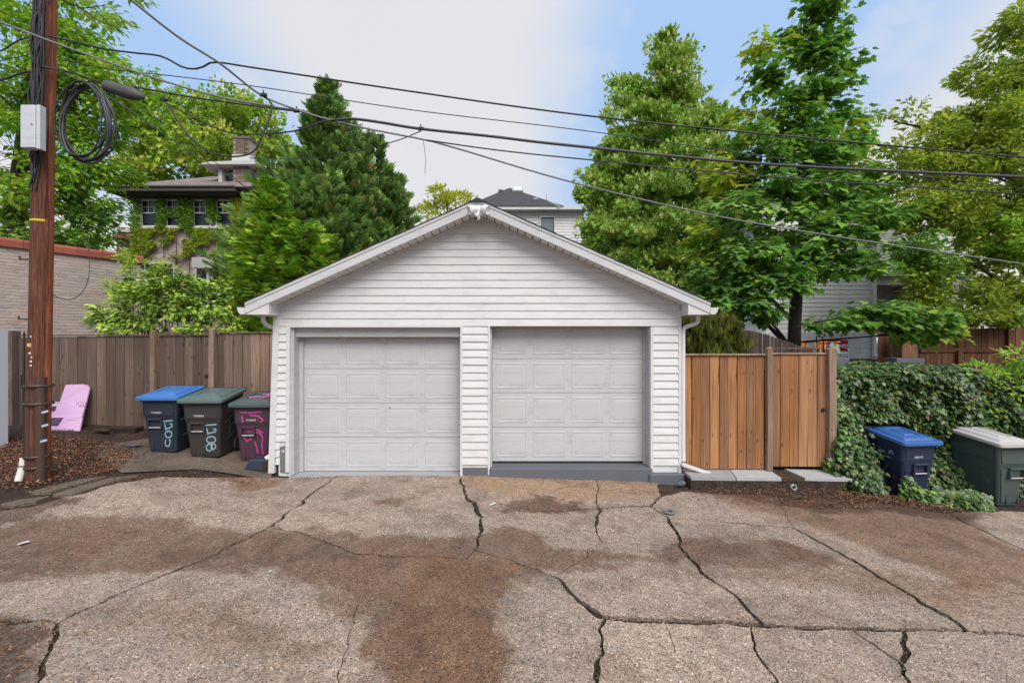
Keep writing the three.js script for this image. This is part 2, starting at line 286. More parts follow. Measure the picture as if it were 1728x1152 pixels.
const jointW = { wide: new Set(['1265,1055|1285,1056', '465,882|430,903', '430,903|345,945', '345,945|205,1000', '205,1000|100,1050', '1120,872|1200,880', '1200,880|1342,892', '1342,892|1440,945', '1440,945|1540,1010', '1540,1010|1640,1069', '1435,1062|1525,1066', '1525,1066|1640,1069', '1640,1069|1728,1074', '940,864|1010,858', '1145,918|1180,960', '815,875|805,930', '790,840|815,875', '775,803|790,840', '1018,1045|1090,1050', '1090,1050|1120,1052', '1015,1100|1010,1152', '1018,1045|1015,1100', '930,972|975,1015', '975,1015|1018,1045', '1525,1066|1526,1120', '1526,1120|1530,1152', '1180,960|1230,1000', '1230,1000|1285,1056', '1010,858|1098,855', '570,803|465,882', '1098,855|1138,888', '1285,1056|1435,1062', '1120,1052|1265,1055', '100,1050|60,1152', '0,1048|100,1050', '1098,855|1116,838', '1006,888|1010,858', '1138,888|1145,918']),
  hair: new Set(['590,1080|608,1015', '575,1152|590,1080', '540,1500|575,1152', '608,1015|680,975', '680,975|790,943', '800,930|900,960', '805,930|900,960', '900,960|930,972', '980,945|1012,915', '930,972|980,945', '1012,915|1080,922', '1080,922|1145,918', '1120,1052|1170,1152', '1170,1152|1200,1500', '1310,838|1342,892', '700,940|790,943']) };
{
  const alley = new THREE.Group(); alley.name = 'alley'; alley.userData.kind = 'structure'; scene.add(alley);
  const m = mat(0xffffff, 0.88, { map: aggregate.map, vertexColors: true, bumpMap: aggregate.bump, bumpScale: 0.005 });
  const CELL = 0.05;
  slabs.forEach((pp, si) => {
    // outline: shared wander along each edge, then drawn in by half the joint
    const out = [], wd = [];
    pp.forEach((a, i) => {
      const b = pp[(i + 1) % pp.length], k1 = `${a}|${b}`, k2 = `${b}|${a}`, A = gp(...a), B = gp(...b), L = Math.hypot(B[0] - A[0], B[1] - A[1]), n = Math.max(1, Math.min(320, Math.round(L / 0.03)));
      const w = si === 19 ? 0.004 : jointW.wide.has(k1) || jointW.wide.has(k2) ? (broad.has(k1) || broad.has(k2) ? 0.027 : 0.0165) : jointW.hair.has(k1) || jointW.hair.has(k2) ? 0.0032 : 0.0072;
      for (let k = 0; k < n; k++) {
        const t = k / n, x = lerp(A[0], B[0], t), z = lerp(A[1], B[1], t);
        out.push([x + 0.13 * (fbm(x * 4.2, z * 4.2, 111, 5) - 0.5) + 0.012 * (vnoise(x * 22, z * 22, 115) - 0.5), z + 0.13 * (fbm(x * 4.2, z * 4.2, 112, 5) - 0.5) + 0.012 * (vnoise(x * 22, z * 22, 116) - 0.5)]);
        if (w > 0.004) jointPts.push([x, z, w]); wd.push(w * (0.3 + 1.5 * fbm(x * 6, z * 6, 113, 4)));
      }
    });
    let area = 0; for (let i = 0; i < out.length; i++) { const a = out[i], b = out[(i + 1) % out.length]; area += a[0] * b[1] - b[0] * a[1]; }
    const s = Math.sign(area), poly = out.map((p, i) => { const a = out[(i + out.length - 1) % out.length], b = out[(i + 1) % out.length], ex = b[0] - a[0], ez = b[1] - a[1], L = Math.hypot(ex, ez) || 1; return [p[0] - s * ez / L * wd[i], p[1] + s * ex / L * wd[i]]; });
    const cx = poly.reduce((q, p) => q + p[0], 0) / poly.length, cz = poly.reduce((q, p) => q + p[1], 0) / poly.length, R = rng(200 + si);
    const tx = (R() - 0.5) * 0.006, tz = (R() - 0.5) * 0.008, up = 0.004 + R() * 0.007 - (si === 3 ? 0.006 : 0), own = 0.92 + 0.16 * R();
    const H = (x, z) => groundY(x, z) + up + clamp(tx * (x - cx) + tz * (z - cz), -0.004, 0.004) + 0.006 * (fbm(x * 1.5, z * 1.5, 114, 3) - 0.5);
    const clip = (P, ax, v, keepLess) => { const r = []; for (let i = 0; i < P.length; i++) { const a = P[i], b = P[(i + 1) % P.length], ia = keepLess ? a[ax] <= v : a[ax] >= v, ib = keepLess ? b[ax] <= v : b[ax] >= v; if (ia) r.push(a); if (ia !== ib) { const t = (v - a[ax]) / (b[ax] - a[ax]); r.push([a[0] + t * (b[0] - a[0]), a[1] + t * (b[1] - a[1])]); } } return r; };
    const pos = [], col = [], uv = []; const seen = new Map();
    const tone = (x, z) => { const k = `${Math.round(x * 400)},${Math.round(z * 400)}`; let c = seen.get(k); if (!c) seen.set(k, c = slabTone(x, z, own)); return c; };
    const push = (x, y, z, c) => { pos.push(x, y, z); col.push(...c); uv.push(x + si * 0.61, z + si * 0.37); };
    const tri = (a, b, c) => { for (const p of [a, c, b]) push(p[0], H(p[0], p[1]), p[1], tone(p[0], p[1])); };
    const big = si === 19, cell = big ? 0.4 : CELL;
    const zmin = Math.min(...poly.map(p => p[1])), zmax = Math.max(...poly.map(p => p[1]));
    for (let z = Math.floor(zmin / cell) * cell; z < zmax; z += cell) {
      const row = clip(clip(poly, 1, z, false), 1, z + cell, true); if (row.length < 3) continue;
      let x0 = 1e9, x1 = -1e9; for (const p of row) { x0 = Math.min(x0, p[0]); x1 = Math.max(x1, p[0]); }
      for (let x = Math.floor(x0 / cell) * cell; x < x1; x += cell) {
        if (!big && (x < -9 || x > 9.6)) { if (Math.abs(x) > 14) continue; }
        const q = clip(clip(row, 0, x, false), 0, x + cell, true); if (q.length < 3) continue;
        for (const f of THREE.ShapeUtils.triangulateShape(q.map(p => new THREE.Vector2(p[0], p[1])), [])) { const [a, b, c] = f.map(k => q[k]); const o = (b[0] - a[0]) * (c[1] - a[1]) - (b[1] - a[1]) * (c[0] - a[0]); if (Math.abs(o) < 1e-9) continue; o > 0 ? tri(a, b, c) : tri(a, c, b); }
      }
    }
    for (let i = 0; i < poly.length; i++) {                                  // broken edge down into the joint
      const a = s > 0 ? poly[i] : poly[(i + 1) % poly.length], b = s > 0 ? poly[(i + 1) % poly.length] : poly[i], ca = tone(...a).map(v => v * 0.8), ya = H(...a), yb = H(...b);
      const quad = [[a[0], ya, a[1]], [b[0], yb, b[1]], [b[0], yb - 0.07, b[1]], [a[0], ya - 0.07, a[1]]];
      for (const k of [0, 1, 2, 0, 2, 3]) { pos.push(...quad[k]); col.push(...ca); uv.push((quad[k][0] + quad[k][2]) * 0.7, quad[k][1] + quad[k][0] * 0.3); }
    }
    const g = new THREE.BufferGeometry(); g.setAttribute('position', new THREE.Float32BufferAttribute(pos, 3)); g.setAttribute('uv', new THREE.Float32BufferAttribute(uv, 2)); g.setAttribute('color', new THREE.Float32BufferAttribute(col, 3)); g.computeVertexNormals();
    const o = new THREE.Mesh(g, m); o.name = 'slab'; alley.add(o);
  });
}

// ---------------------------------------------------------------- the garage
const ZF = -7.57, ZD = -7.85, GX = -0.523, SL = 0.442, PEAK = 4.313, ZR = ZF + 0.35;       // wall face, door face, ridge, slope, rake face
const roofY = x => PEAK - SL * Math.abs(x - GX);
{
  const G = thing('garage', 'white vinyl sided two bay garage with gable front and grey panelled doors', 'garage', [GX, 0, ZF]);
  const xl = -3.73, xr = 2.68, zb = -13.6, R = rng(11);
  // shell behind the siding
  const shell = [box(xl, -3.545, -0.3, 2.39, ZD - 0.1, ZF), box(-0.80, -0.355, 0.0, 2.39, ZD - 0.1, ZF), box(2.235, xr, 0.02, 2.39, ZD - 0.1, ZF),
    box(xl, xl + 0.12, -0.3, 2.6, zb, ZD - 0.1), box(xr - 0.12, xr, -0.3, 2.6, zb, ZD - 0.1), box(xl, xr, -0.3, 2.6, zb - 0.12, zb)];
  part(G, 'wall', boxUV(merge(shell)), vinyl);
  part(G, 'gable_wall', boxUV(extrude([[xl, 2.394], [xr, 2.394], [xr, roofY(xr) - 0.1], [GX, PEAK - 0.1], [xl, roofY(xl) - 0.1]], ZF - 0.12, ZF - 0.001)), vinyl);
  // one lapped plank: foot proud of the wall, head tucked in
  const plank = (b0, b1, t0, t1, y0, y1, w = 0) => {
    const f = w > 1 ? 0.026 : 0.018, h = 0.003, a = ZF, j = (R() - 0.5) * 0.002 * w;
    return boxUV(mesh3([[b0, y0, a + f + j], [b1, y0, a + f + j], [t1, y1, a + h], [t0, y1, a + h], [b0, y0, a], [b1, y0, a], [t1, y1, a], [t0, y1, a], [b0, y0 + 0.055, a + f * 0.66 + j], [b1, y0 + 0.055, a + f * 0.66 + j]],
      [[0, 1, 9, 8], [8, 9, 2, 3], [4, 5, 1, 0], [3, 2, 6, 7], [1, 5, 6, 2, 9], [4, 0, 8, 3, 7]]), 1, R() * 3, R() * 3);
  };
  const P = 0.1225, vinyl2 = mat(rgb(.73, .725, .72), 0.5, { map: grime });
  for (let k = 0; k < 15; k++) {                                     // the gable field
    const y0 = 2.392 + k * P, y1 = y0 + P + 0.001, lim = y => Math.max(0.02, (PEAK - 0.175 - y) / SL), l0 = Math.max(xl, GX - lim(y0)), r0 = Math.min(xr, GX + lim(y0)), l1 = Math.max(xl, GX - lim(y1)), r1 = Math.min(xr, GX + lim(y1));
    if (lim(y0) <= 0.03) break;
    if (r0 - l0 > 2.6) { const cut = lerp(l0, r0, 0.25 + 0.5 * R()), a = plank(l0, cut + 0.02, l1, cut + 0.02, y0, y1, 1), b = plank(cut, r0, cut, r1, y0, y1, 1); b.translate(0, 0, 0.0016); part(G, 'siding_plank', a, vinyl); part(G, 'siding_plank', b, vinyl2); } else part(G, 'siding_plank', plank(l0, r0, l1, r1, y0, y1, 1), vinyl);
  }
  for (let k = 0; k < 18; k++) {                                     // planks of the three piers
    const y1 = 2.39 - k * P, y0 = y1 - P + 0.001;
    if (y0 > 0.5) part(G, 'siding_plank', plank(-3.735 - 0.016 * (2.4 - y0), -3.60, -3.735 - 0.016 * (2.4 - y1), -3.60, y0, y1, 2), vinyl);
    else if (y0 > 0.02) part(G, 'siding_plank', plank(-3.77, -3.705, -3.77, -3.705, y0, y1, 2), vinyl);
    if (y0 > 0.14) part(G, 'siding_plank', plank(-0.79, -0.385, -0.79, -0.385, y0, y1, 2), vinyl);
    part(G, 'siding_plank', plank(2.255, 2.655, 2.255, 2.655, y0 - 0.01, y1 - 0.01, 2), vinyl);
  }
  // corner posts and channels
  const lean = (x0, x1, y0, y1, z0, z1, k) => { const g = box(x0, x1, y0, y1, z0, z1), p = g.attributes.position; for (let i = 0; i < p.count; i++) p.setX(i, p.getX(i) - k * (y1 - p.getY(i))); return boxUV(g); };
  part(G, 'corner_post', lean(-3.80, -3.70, 0.05, 2.62, ZF - 0.1, ZF + 0.028, 0.033), trimWhite);
  part(G, 'corner_post', boxUV(box(2.655, 2.70, -0.16, 2.62, ZF - 0.12, ZF + 0.026)), trimWhite);
  part(G, 'channel', lean(-3.60, -3.54, 0.06, 2.392, ZF - 0.04, ZF + 0.022, 0.006), trimWhite);
  part(G, 'channel', boxUV(box(-0.826, -0.79, -0.03, 2.391, ZF - 0.05, ZF + 0.024)), trimWhite);
  part(G, 'channel', boxUV(box(-0.385, -0.35, 0.02, 2.391, ZF - 0.05, ZF + 0.024)), trimWhite);
  part(G, 'channel', boxUV(box(2.21, 2.255, 0.07, 2.38, ZF - 0.05, ZF + 0.024)), trimWhite);
  part(G, 'head_trim', boxUV(box(-3.6, -0.826, 2.372, 2.392, ZF - 0.1, ZF + 0.017)), trimWhite);
  part(G, 'head_trim', boxUV(box(-0.35, 2.21, 2.402, 2.42, ZF - 0.1, ZF + 0.018)), trimWhite);
  part(G, 'pier_base', boxUV(rbox(-0.80, -0.375, -0.05, 0.135, ZF - 0.12, ZF + 0.004, 0.006)), slate);
  part(G, 'patch_panel', boxUV(extrude([[-3.70, 0.06], [-3.565, 0.045], [-3.565, 0.50], [-3.62, 0.49], [-3.70, 0.465]], ZF, ZF + 0.012)), mat(rgb(.16, .16, .165), 0.7), { label: 'dark grey patch where the siding has broken away' });
  part(G, 'patch_label', boxUV(box(-3.668, -3.632, 0.385, 0.415, ZF + 0.013, ZF + 0.015)), trimWhite);
  // door surrounds in the reveals
  part(G, 'door_frame', boxUV(merge([box(-3.545, -3.505, 0.0, 2.372, ZD - 0.05, ZF - 0.04), box(-3.505, -3.44, 0.0, 2.372, ZD + 0.012, ZD + 0.05)])), framePaint);
  part(G, 'door_header', boxUV(box(-3.505, -0.80, 2.222, 2.40, ZD + 0.03, ZF - 0.101)), framePaint);
  part(G, 'door_header', boxUV(box(-0.355, 2.235, 2.424, 2.56, ZD - 0.05, ZF - 0.101)), framePaint);
  part(G, 'door_frame', boxUV(merge([box(2.2, 2.235, 0.13, 2.42, ZD - 0.05, ZF - 0.05), box(2.165, 2.2, 0.13, 2.42, ZD + 0.012, ZD + 0.04)])), framePaint);
  part(G, 'door_frame', boxUV(box(-0.355, -0.325, 0.13, 2.42, ZD + 0.0, ZF - 0.06)), framePaint);
  // panelled sectional doors
  const pressed = (w, h) => {                                        // a pressed panel: raised moulding, sunk margin, raised field
    const rings = [[0, 0], [0.012, 0.0038], [0.022, 0.0042], [0.034, 0.0011], [0.052, 0.0011], [0.066, 0.0036]], v = [], f = [];
    for (const [i, z] of rings) v.push([-w / 2 + i, -h / 2 + i, z], [w / 2 - i, -h / 2 + i, z], [w / 2 - i, h / 2 - i, z], [-w / 2 + i, h / 2 - i, z]);
    for (let r = 0; r + 1 < rings.length; r++) for (let k = 0; k < 4; k++) f.push([r * 4 + k, r * 4 + (k + 1) % 4, r * 4 + 4 + (k + 1) % 4, r * 4 + 4 + k]);
    f.push([20, 21, 22, 23]); return boxUV(mesh3(v, f), 1, 0.4, 0.2);
  };
  const makeDoor = (x0, x1, y0, label) => {
    const D = new THREE.Group(); D.name = 'garage_door'; D.userData.label = label; G.add(D);
    const n = 4, h = 0.566, cw = (x1 - x0) / n, pg = pressed(cw - 0.105, h - 0.135);
    for (let r = 0; r < n; r++) {
      const a = y0 + r * h + 0.003, b = y0 + (r + 1) * h - 0.003;
      const sec = extrude([[0, a], [0.045, a], [0.045, b], [0, b]].map(q => q), x0, x1, 0.0035);
      sec.rotateY(Math.PI / 2); sec.translate(0, 0, 0);
      const bb = (sec.computeBoundingBox(), sec.boundingBox); sec.translate(x0 - bb.min.x, 0, ZD - bb.max.z);
      part(D, 'door_section', boxUV(sec, 1, R(), R()), doorPaint);
      for (let c = 0; c < n; c++) place(D, 'door_panel', pg, doorPaint, x0 + (c + 0.5) * cw, (a + b) / 2, ZD + 0.0006);
    }
    return D;
  };
  makeDoor(-3.455, -0.84, 0.0, 'grey steel garage door with a long curved scratch low down');
  makeDoor(-0.325, 2.195, 0.165, 'grey steel garage door raised on a dark painted step');
  const scr = [[-1.78, .33], [-1.70, .38], [-1.62, .45], [-1.56, .53]].map(q => V(q[0], q[1], ZD + 0.006));
  part(G, 'scratch', tube(scr, 0.006, 12, 4), trimWhite);
  part(G, 'door_seal', boxUV(box(-3.45, -0.83, -0.03, 0.0, ZD - 0.03, ZD + 0.004)), black);
  part(G, 'door_seal', boxUV(box(-0.325, 2.2, 0.135, 0.166, ZD - 0.03, ZD + 0.004)), black);
  part(G, 'lock', cyl(V(-2.02, 1.06, ZD), V(-2.02, 1.06, ZD + 0.015), 0.012), zinc);
  part(G, 'sill', boxUV(extrude([[-3.54, -0.2], [-0.81, -0.2], [-0.81, -0.002], [-2.0, -0.004], [-3.54, -0.006]], ZD - 0.1, ZF + 0.12, 0.006)), mat(rgb(.4, .41, .42), 0.85, { map: grime, bumpMap: dirtBump, bumpScale: 0.004 }));
  part(G, 'step', boxUV(rbox(-0.36, 2.235, -0.25, 0.132, ZD - 0.1, ZF + 0.05, 0.02)), slate);
  part(G, 'foundation', boxUV(rbox(2.17, 2.735, -0.35, 0.058, ZF - 0.3, ZF + 0.09, 0.03)), slate);
  // the roof
  const xe0 = GX - 3.55, xe1 = GX + 3.55;
  for (const s of [-1, 1]) {
    const e = s < 0 ? xe0 : xe1, ye = roofY(e), n = 0.022;
    const deck = extrude(s < 0 ? [[e, ye - 0.03], [GX, PEAK - 0.03], [GX, PEAK - 0.002], [e, ye - 0.002]] : [[GX, PEAK - 0.03], [e, ye - 0.03], [e, ye - 0.002], [GX, PEAK - 0.002]], zb - 0.2, ZR - 0.03);
    part(G, 'roof_deck', boxUV(deck), fasciaWhite);
    for (let k = 0; k < 24; k++) {                                   // shingle courses
      const a0 = 1 - k / 24, a1 = 1 - (k + 1.06) / 24, xa = lerp(GX, e + s * 0.03, a0), xb = lerp(GX, e + s * 0.03, Math.max(0, a1)), ya = roofY(xa) + 0.010, yb = roofY(xb) + 0.003;
      const q = [[xa, ya - 0.008], [xb, yb - 0.004], [xb, yb], [xa, ya]]; part(G, 'shingle_course', boxUV(extrude(s < 0 ? q : q.reverse(), zb - 0.23, ZR + 0.03 + 0.008 * (R() - 0.5)), 1, R(), R()), shingle);
    }
    const fas = (d0, d1) => s < 0 ? [[e, ye - d1], [GX, PEAK - d1], [GX, PEAK - d0], [e, ye - d0]] : [[GX, PEAK - d1], [e, ye - d1], [e, ye - d0], [GX, PEAK - d0]];
    part(G, 'rake_board', boxUV(extrude(fas(0.045, 0.172), ZR - 0.028, ZR, 0.004)), fasciaWhite);
    part(G, 'drip_edge', boxUV(extrude(fas(0.004, 0.05), ZR - 0.02, ZR + 0.013, 0.003)), fasciaWhite);
    // vented soffit strips under the rake
    for (let k = 0; k < 27; k++) {
      const xa = GX + s * (0.02 + k * 0.119), xb = xa + s * 0.105, lo = 0.168, q = [[xa, roofY(xa) - lo], [xb, roofY(xb) - lo], [xb, roofY(xb) - lo + 0.012], [xa, roofY(xa) - lo + 0.012]];
      part(G, 'soffit_strip', boxUV(extrude(s < 0 ? q.reverse() : q, ZF + 0.012, ZR - 0.028)), vinyl);
    }
    const q0 = [GX + s * 0.0, PEAK - 0.178], xw = s < 0 ? xl : xr;
    const fr = [[GX, PEAK - 0.205], [xw, roofY(xw) - 0.205], [xw, roofY(xw) - 0.172], [GX, PEAK - 0.172]];
    part(G, 'frieze', boxUV(extrude(s < 0 ? fr.reverse() : fr, ZF + 0.014, ZF + 0.03)), trimWhite);
    // boxed eave return, gutter and downspout
    const w = s < 0 ? -3.715 : 2.69, ret = [[e + s * -0.01, 2.555], [w, 2.555], [w, roofY(w) - 0.172], [e + s * -0.01, Math.max(2.562, ye - 0.172)]];
    part(G, 'eave_return', boxUV(extrude(s < 0 ? ret : ret.reverse(), ZF - 0.02, ZR - 0.012, 0.004)), trimWhite);
    part(G, 'eave_soffit', boxUV(box(Math.min(e, w), Math.max(e, w), 2.556, 2.572, zb, ZF - 0.03)), trimWhite);
    const gu = [[0, 2.665], [0, 2.56], [0.075, 2.56], [0.105, 2.60], [0.125, 2.665], [0.118, 2.672], [0.098, 2.605], [0.07, 2.568], [0.008, 2.568], [0.008, 2.665]].map(p => [e + s * (0.004 + p[0]), p[1]]);
    const gut = part(G, 'gutter', boxUV(extrude(s < 0 ? gu.reverse() : gu, zb, ZR - 0.015)), trimWhite);
    const cap = [[0.002, 2.663], [0.002, 2.562], [0.074, 2.562], [0.104, 2.60], [0.12, 2.663]].map(p => [e + s * (0.004 + p[0]), p[1]]);
    part(gut, 'end_cap', boxUV(extrude(s < 0 ? cap.reverse() : cap, ZR - 0.017, ZR - 0.006)), trimWhite);
    const dm = mat(rgb(.72, .69, .68), 0.45);
    if (s < 0) part(G, 'downspout', merge([tube([V(-3.96, 2.57, ZF + 0.02), V(-3.965, 2.48, ZF + 0.01), V(-3.92, 2.41, ZF - 0.02), V(-3.83, 2.36, ZF - 0.07), V(-3.785, 2.30, ZF - 0.10), V(-3.785, 2.0, ZF - 0.12)], 0.036, 40, 10), tube([V(-3.785, 2.0, ZF - 0.12), V(-3.785, 0.5, ZF - 0.12), V(-3.80, 0.38, ZF - 0.10), V(-3.93, 0.28, ZF + 0.02)], 0.034, 30, 8)]), dm);
    else {
      const D = part(G, 'downspout', tube([V(2.965, 2.57, ZF + 0.02), V(2.968, 2.50, ZF + 0.01), V(2.94, 2.435, ZF), V(2.80, 2.385, ZF - 0.02), V(2.745, 2.345, ZF - 0.02), V(2.738, 2.2, ZF - 0.01), V(2.738, 0.6, ZF - 0.01), V(2.738, 0.24, ZF)], 0.036, 70, 10), dm);
      const e1 = rbox(-0.31, 0.31, -0.028, 0.028, -0.036, 0.036, 0.012); e1.rotateZ(-0.33); e1.translate(2.98, 0.105, ZF + 0.07); part(D, 'kickout', e1, trimWhite);
    }
  }
  part(G, 'ridge_cap', boxUV(extrude([[GX - 0.14, roofY(GX - 0.14) + 0.012], [GX + 0.14, roofY(GX + 0.14) + 0.012], [GX + 0.14, roofY(GX + 0.14) + 0.018], [GX, PEAK + 0.02], [GX - 0.14, roofY(GX - 0.14) + 0.018]], zb - 0.23, ZR + 0.035)), shingle);
  // scuffs and rub marks in the paint
}
{ // security light under the peak
  const z = ZR + 0.006, L = thing('security_light', 'white twin head floodlight with motion sensor at the garage peak', 'light', [GX + 0.0, 4.05, z]);
  const wm = mat(rgb(.85, .85, .86), 0.4), cx = GX + 0.02, cy = 4.135;
  const bp = new THREE.CylinderGeometry(0.075, 0.08, 0.03, 20); bp.rotateX(Math.PI / 2); bp.translate(cx, cy, z + 0.015); part(L, 'back_plate', bp, wm);
  for (const s of [-1, 1]) {
    const g = new THREE.LatheGeometry([[0.0, 0], [0.04, 0.004], [0.055, 0.03], [0.062, 0.075], [0.068, 0.12], [0.06, 0.121], [0.055, 0.105], [0, 0.1]].map(p => new THREE.Vector2(...p)), 20);
    g.rotateZ(-s * 1.95); g.rotateY(-s * 0.5); g.translate(cx + s * 0.045, cy + 0.02, z + 0.07);
    const h = part(L, 'lamp_head', g, wm); const k = new THREE.SphereGeometry(0.028, 12, 8); k.translate(cx + s * 0.04, cy + 0.01, z + 0.045); part(h, 'swivel', k, wm);
  }
  const b = new THREE.CapsuleGeometry(0.036, 0.05, 6, 16); b.rotateX(0.9); b.rotateY(-0.5); b.translate(cx - 0.02, cy - 0.105, z + 0.07); const sens = part(L, 'sensor', b, wm);
  const e = new THREE.SphereGeometry(0.027, 12, 8); e.translate(cx - 0.045, cy - 0.135, z + 0.098); part(sens, 'sensor_eye', e, mat(rgb(.03, .03, .035), 0.2));
  part(L, 'neck', cyl(V(cx, cy - 0.02, z + 0.03), V(cx - 0.015, cy - 0.08, z + 0.065), 0.018), wm);
}

// ---------------------------------------------------------------- fences
function boardGeo(w, h, t, R, dog = 0) {              // one board, edges slightly worn, standing on y = 0
  const g = rbox(-w / 2, w / 2, 0, h, -t / 2, t / 2, 0.004, 1); return boxUV(g, 1, R() * 1.28, R() * 2.56);
}
function fenceRun(F, a, b, { n, base, top, mats, seed, t = 0.02, gap = 0.007, wob = 0.004, name = 'board' }) {   // boards from a to b ([x, z]); base, top: heights along the run
  const R = rng(seed), L = Math.hypot(b[0] - a[0], b[1] - a[1]), w = L / n, turn = -Math.atan2(b[1] - a[1], b[0] - a[0]), pool = [];
  for (let k = 0; k < 7; k++) pool.push(boardGeo(w - gap, 1, t, R));
  for (let k = 0; k < n; k++) {
    const q = (k + 0.5) / n, y0 = base(q), y1 = top(q) + (R() - 0.5) * wob * 2;
    const m = place(F, name, pool[Math.floor(R() * 7)], mats[Math.floor(R() * mats.length)], lerp(a[0], b[0], q), y0, lerp(a[1], b[1], q), turn + (R() - 0.5) * 0.02);
    m.scale.y = y1 - y0; m.position.z += (R() - 0.5) * 0.008; m.rotation.z = (R() - 0.5) * 0.011;
  }
}
function post(F, x, z, y0, y1, w, m, seed, cap = true) { const R = rng(seed), P = part(F, 'post', boxUV(rbox(x - w / 2, x + w / 2, y0, y1, z - w / 2, z + w / 2, 0.006, 1), 1, R(), R()), m); if (cap) { const c = new THREE.ConeGeometry(w * 0.74, 0.03, 4); c.rotateY(Math.PI / 4); c.translate(x, y1 + 0.017, z); part(P, 'post_cap', boxUV(c), m); } return P; }
{ // weathered fence left of the garage
  const z = -9.3, X = px => (px - 864) / 800 * 9.3, Y = py => EYE - (py - 576) / 800 * 9.3;
  const F = thing('weathered_fence', 'tall weathered grey brown board fence behind the utility pole and bins', 'fence', [X(240), groundY(X(240), z), z]);
  const bot = x => groundY(x, z) - 0.02;
  const secs = [[68, 195, 569, 567, 8, greyWood, 31], [195, 257, 567, 567, 4, greyWood, 32], [267, 354, 567, 566, 6, [greyWood[1], greyWood[4], greyWood[0]], 33], [366, 378, 563, 563, 1, [greyWood[4]], 34], [378, 560, 563, 562, 12, [...tanWood, greyWood[2]], 35], [32, 66, 570, 570, 2, greyWood, 36], [-60, 14, 572, 572, 5, greyWood, 37]];
  for (const [p0, p1, t0, t1, n, mats, seed] of secs) fenceRun(F, [X(p0), z], [X(p1), z], { n, base: q => bot(lerp(X(p0), X(p1), q)), top: q => lerp(Y(t0), Y(t1), q), mats, seed });
  for (const [px, w, top, m, s] of [[23, 0.17, 558, greyWood[3], 41], [261, 0.09, 559, tanWood[1], 42], [360, 0.10, 556, tanWood[0], 43]]) post(F, X(px), z + 0.035, bot(X(px)), Y(top), w, m, s, px > 30);
  part(F, 'cap_rail', boxUV(box(X(34), X(257), Y(566.5), Y(564.5), z - 0.04, z + 0.045)), greyWood[4]);
  part(F, 'cap_rail', boxUV(box(X(267), X(354), Y(566), Y(564), z - 0.04, z + 0.045)), greyWood[4]);
  part(F, 'cap_rail', boxUV(box(X(366), X(560), Y(562), Y(559.5), z - 0.04, z + 0.045)), greyWood[0]);
  part(F, 'latch', cyl(V(X(349), Y(634), z + 0.01), V(X(349), Y(634), z + 0.04), 0.03, 0.03, 14), black);
  part(F, 'hinge', box(X(37), X(39), Y(650), Y(632), z + 0.02, z + 0.035), black);
  part(F, 'sill_board', boxUV(rbox(X(166), X(250), groundY(-7, z + .2) - 0.05, groundY(-7, z + .2) + 0.09, z + 0.1, z + 0.34, 0.02)), mat(rgb(.15, .125, .1), 0.95, { map: dirtTex }));
}
{ // inner fence of the left yard, showing above the front one
  const a = at(215, 569, 9.75), b = at(362, 549, 10.5), F = thing('yard_fence', 'short stretch of brown fence rising behind the weathered fence', 'fence', [a.x, 0.4, a.z]);
  fenceRun(F, [a.x, a.z], [b.x, b.z], { n: 13, base: () => 0.5, top: q => lerp(a.y, b.y, q), mats: [tanWood[1], greyWood[0], greyWood[2]], seed: 51 });
  const c = at(364, 546, 10.4), d = at(392, 546, 10.9); post(F, c.x, c.z, 0.5, c.y, 0.1, tanWood[0], 52); fenceRun(F, [c.x + .06, c.z], [d.x, d.z], { n: 3, base: () => 0.5, top: () => d.y, mats: greyWood, seed: 53 });
}
{ // cedar fence and gate right of the garage
  const z = -7.64, X = px => (px - 864) / 800 * 7.64, Y = py => EYE - (py - 576) / 800 * 7.64;
  const F = thing('cedar_fence', 'orange brown cedar board fence with a gate beside the garage', 'fence', [X(1280), 0.1, z]);
  fenceRun(F, [X(1152), z], [X(1290), z], { n: 9, base: () => Y(791), top: q => Y(lerp(599, 597, q)), mats: cedar, seed: 61, wob: 0.002 });
  const gate = new THREE.Group(); gate.name = 'gate'; F.add(gate);
  fenceRun(gate, [X(1301), z], [X(1394), z], { n: 6, base: () => Y(787), top: () => Y(597), mats: cedar, seed: 62, wob: 0.002 });
  part(gate, 'latch', merge([cyl(V(X(1388), Y(691), z + 0.01), V(X(1388), Y(691), z + 0.045), 0.028, 0.026, 16), cyl(V(X(1388), Y(691), z + 0.045), V(X(1388), Y(691), z + 0.05), 0.012, 0.012, 10)]), mat(rgb(.05, .05, .055), 0.35, { metalness: 0.6 }));
  post(F, X(1295.5), z + 0.045, 0.08, Y(588), 0.085, tanWood[1], 63); post(F, X(1399.5), z + 0.04, 0.0, Y(589), 0.115, tanWood[0], 64);
  part(F, 'cap_rail', boxUV(rbox(X(1150), X(1290), Y(599.5), Y(596.5), z - 0.04, z + 0.05, 0.006, 1)), tanWood[2]);
  part(F, 'cap_rail', boxUV(rbox(X(1301), X(1393), Y(598), Y(595), z - 0.04, z + 0.04, 0.006, 1)), tanWood[2]);
  part(F, 'back_rail', boxUV(box(X(1301), X(1393), Y(589), Y(586), z - 0.12, z - 0.06)), greyWood[4]);
}
{ // grey fence stepping down behind it
  const a = at(1238, 556, 10.6), b = at(1300, 566, 10.0), c = at(1396, 600, 9.2), F = thing('sloping_fence', 'grey board fence sloping down behind the cedar gate', 'fence', [b.x, 0.5, b.z]);
  fenceRun(F, [a.x, a.z], [b.x, b.z], { n: 10, base: () => 0.6, top: q => lerp(a.y, b.y, q * q), mats: greyWood, seed: 71 });
  fenceRun(F, [b.x, b.z], [c.x, c.z], { n: 14, base: () => 0.6, top: q => lerp(b.y, c.y, q), mats: greyWood, seed: 72 });
}
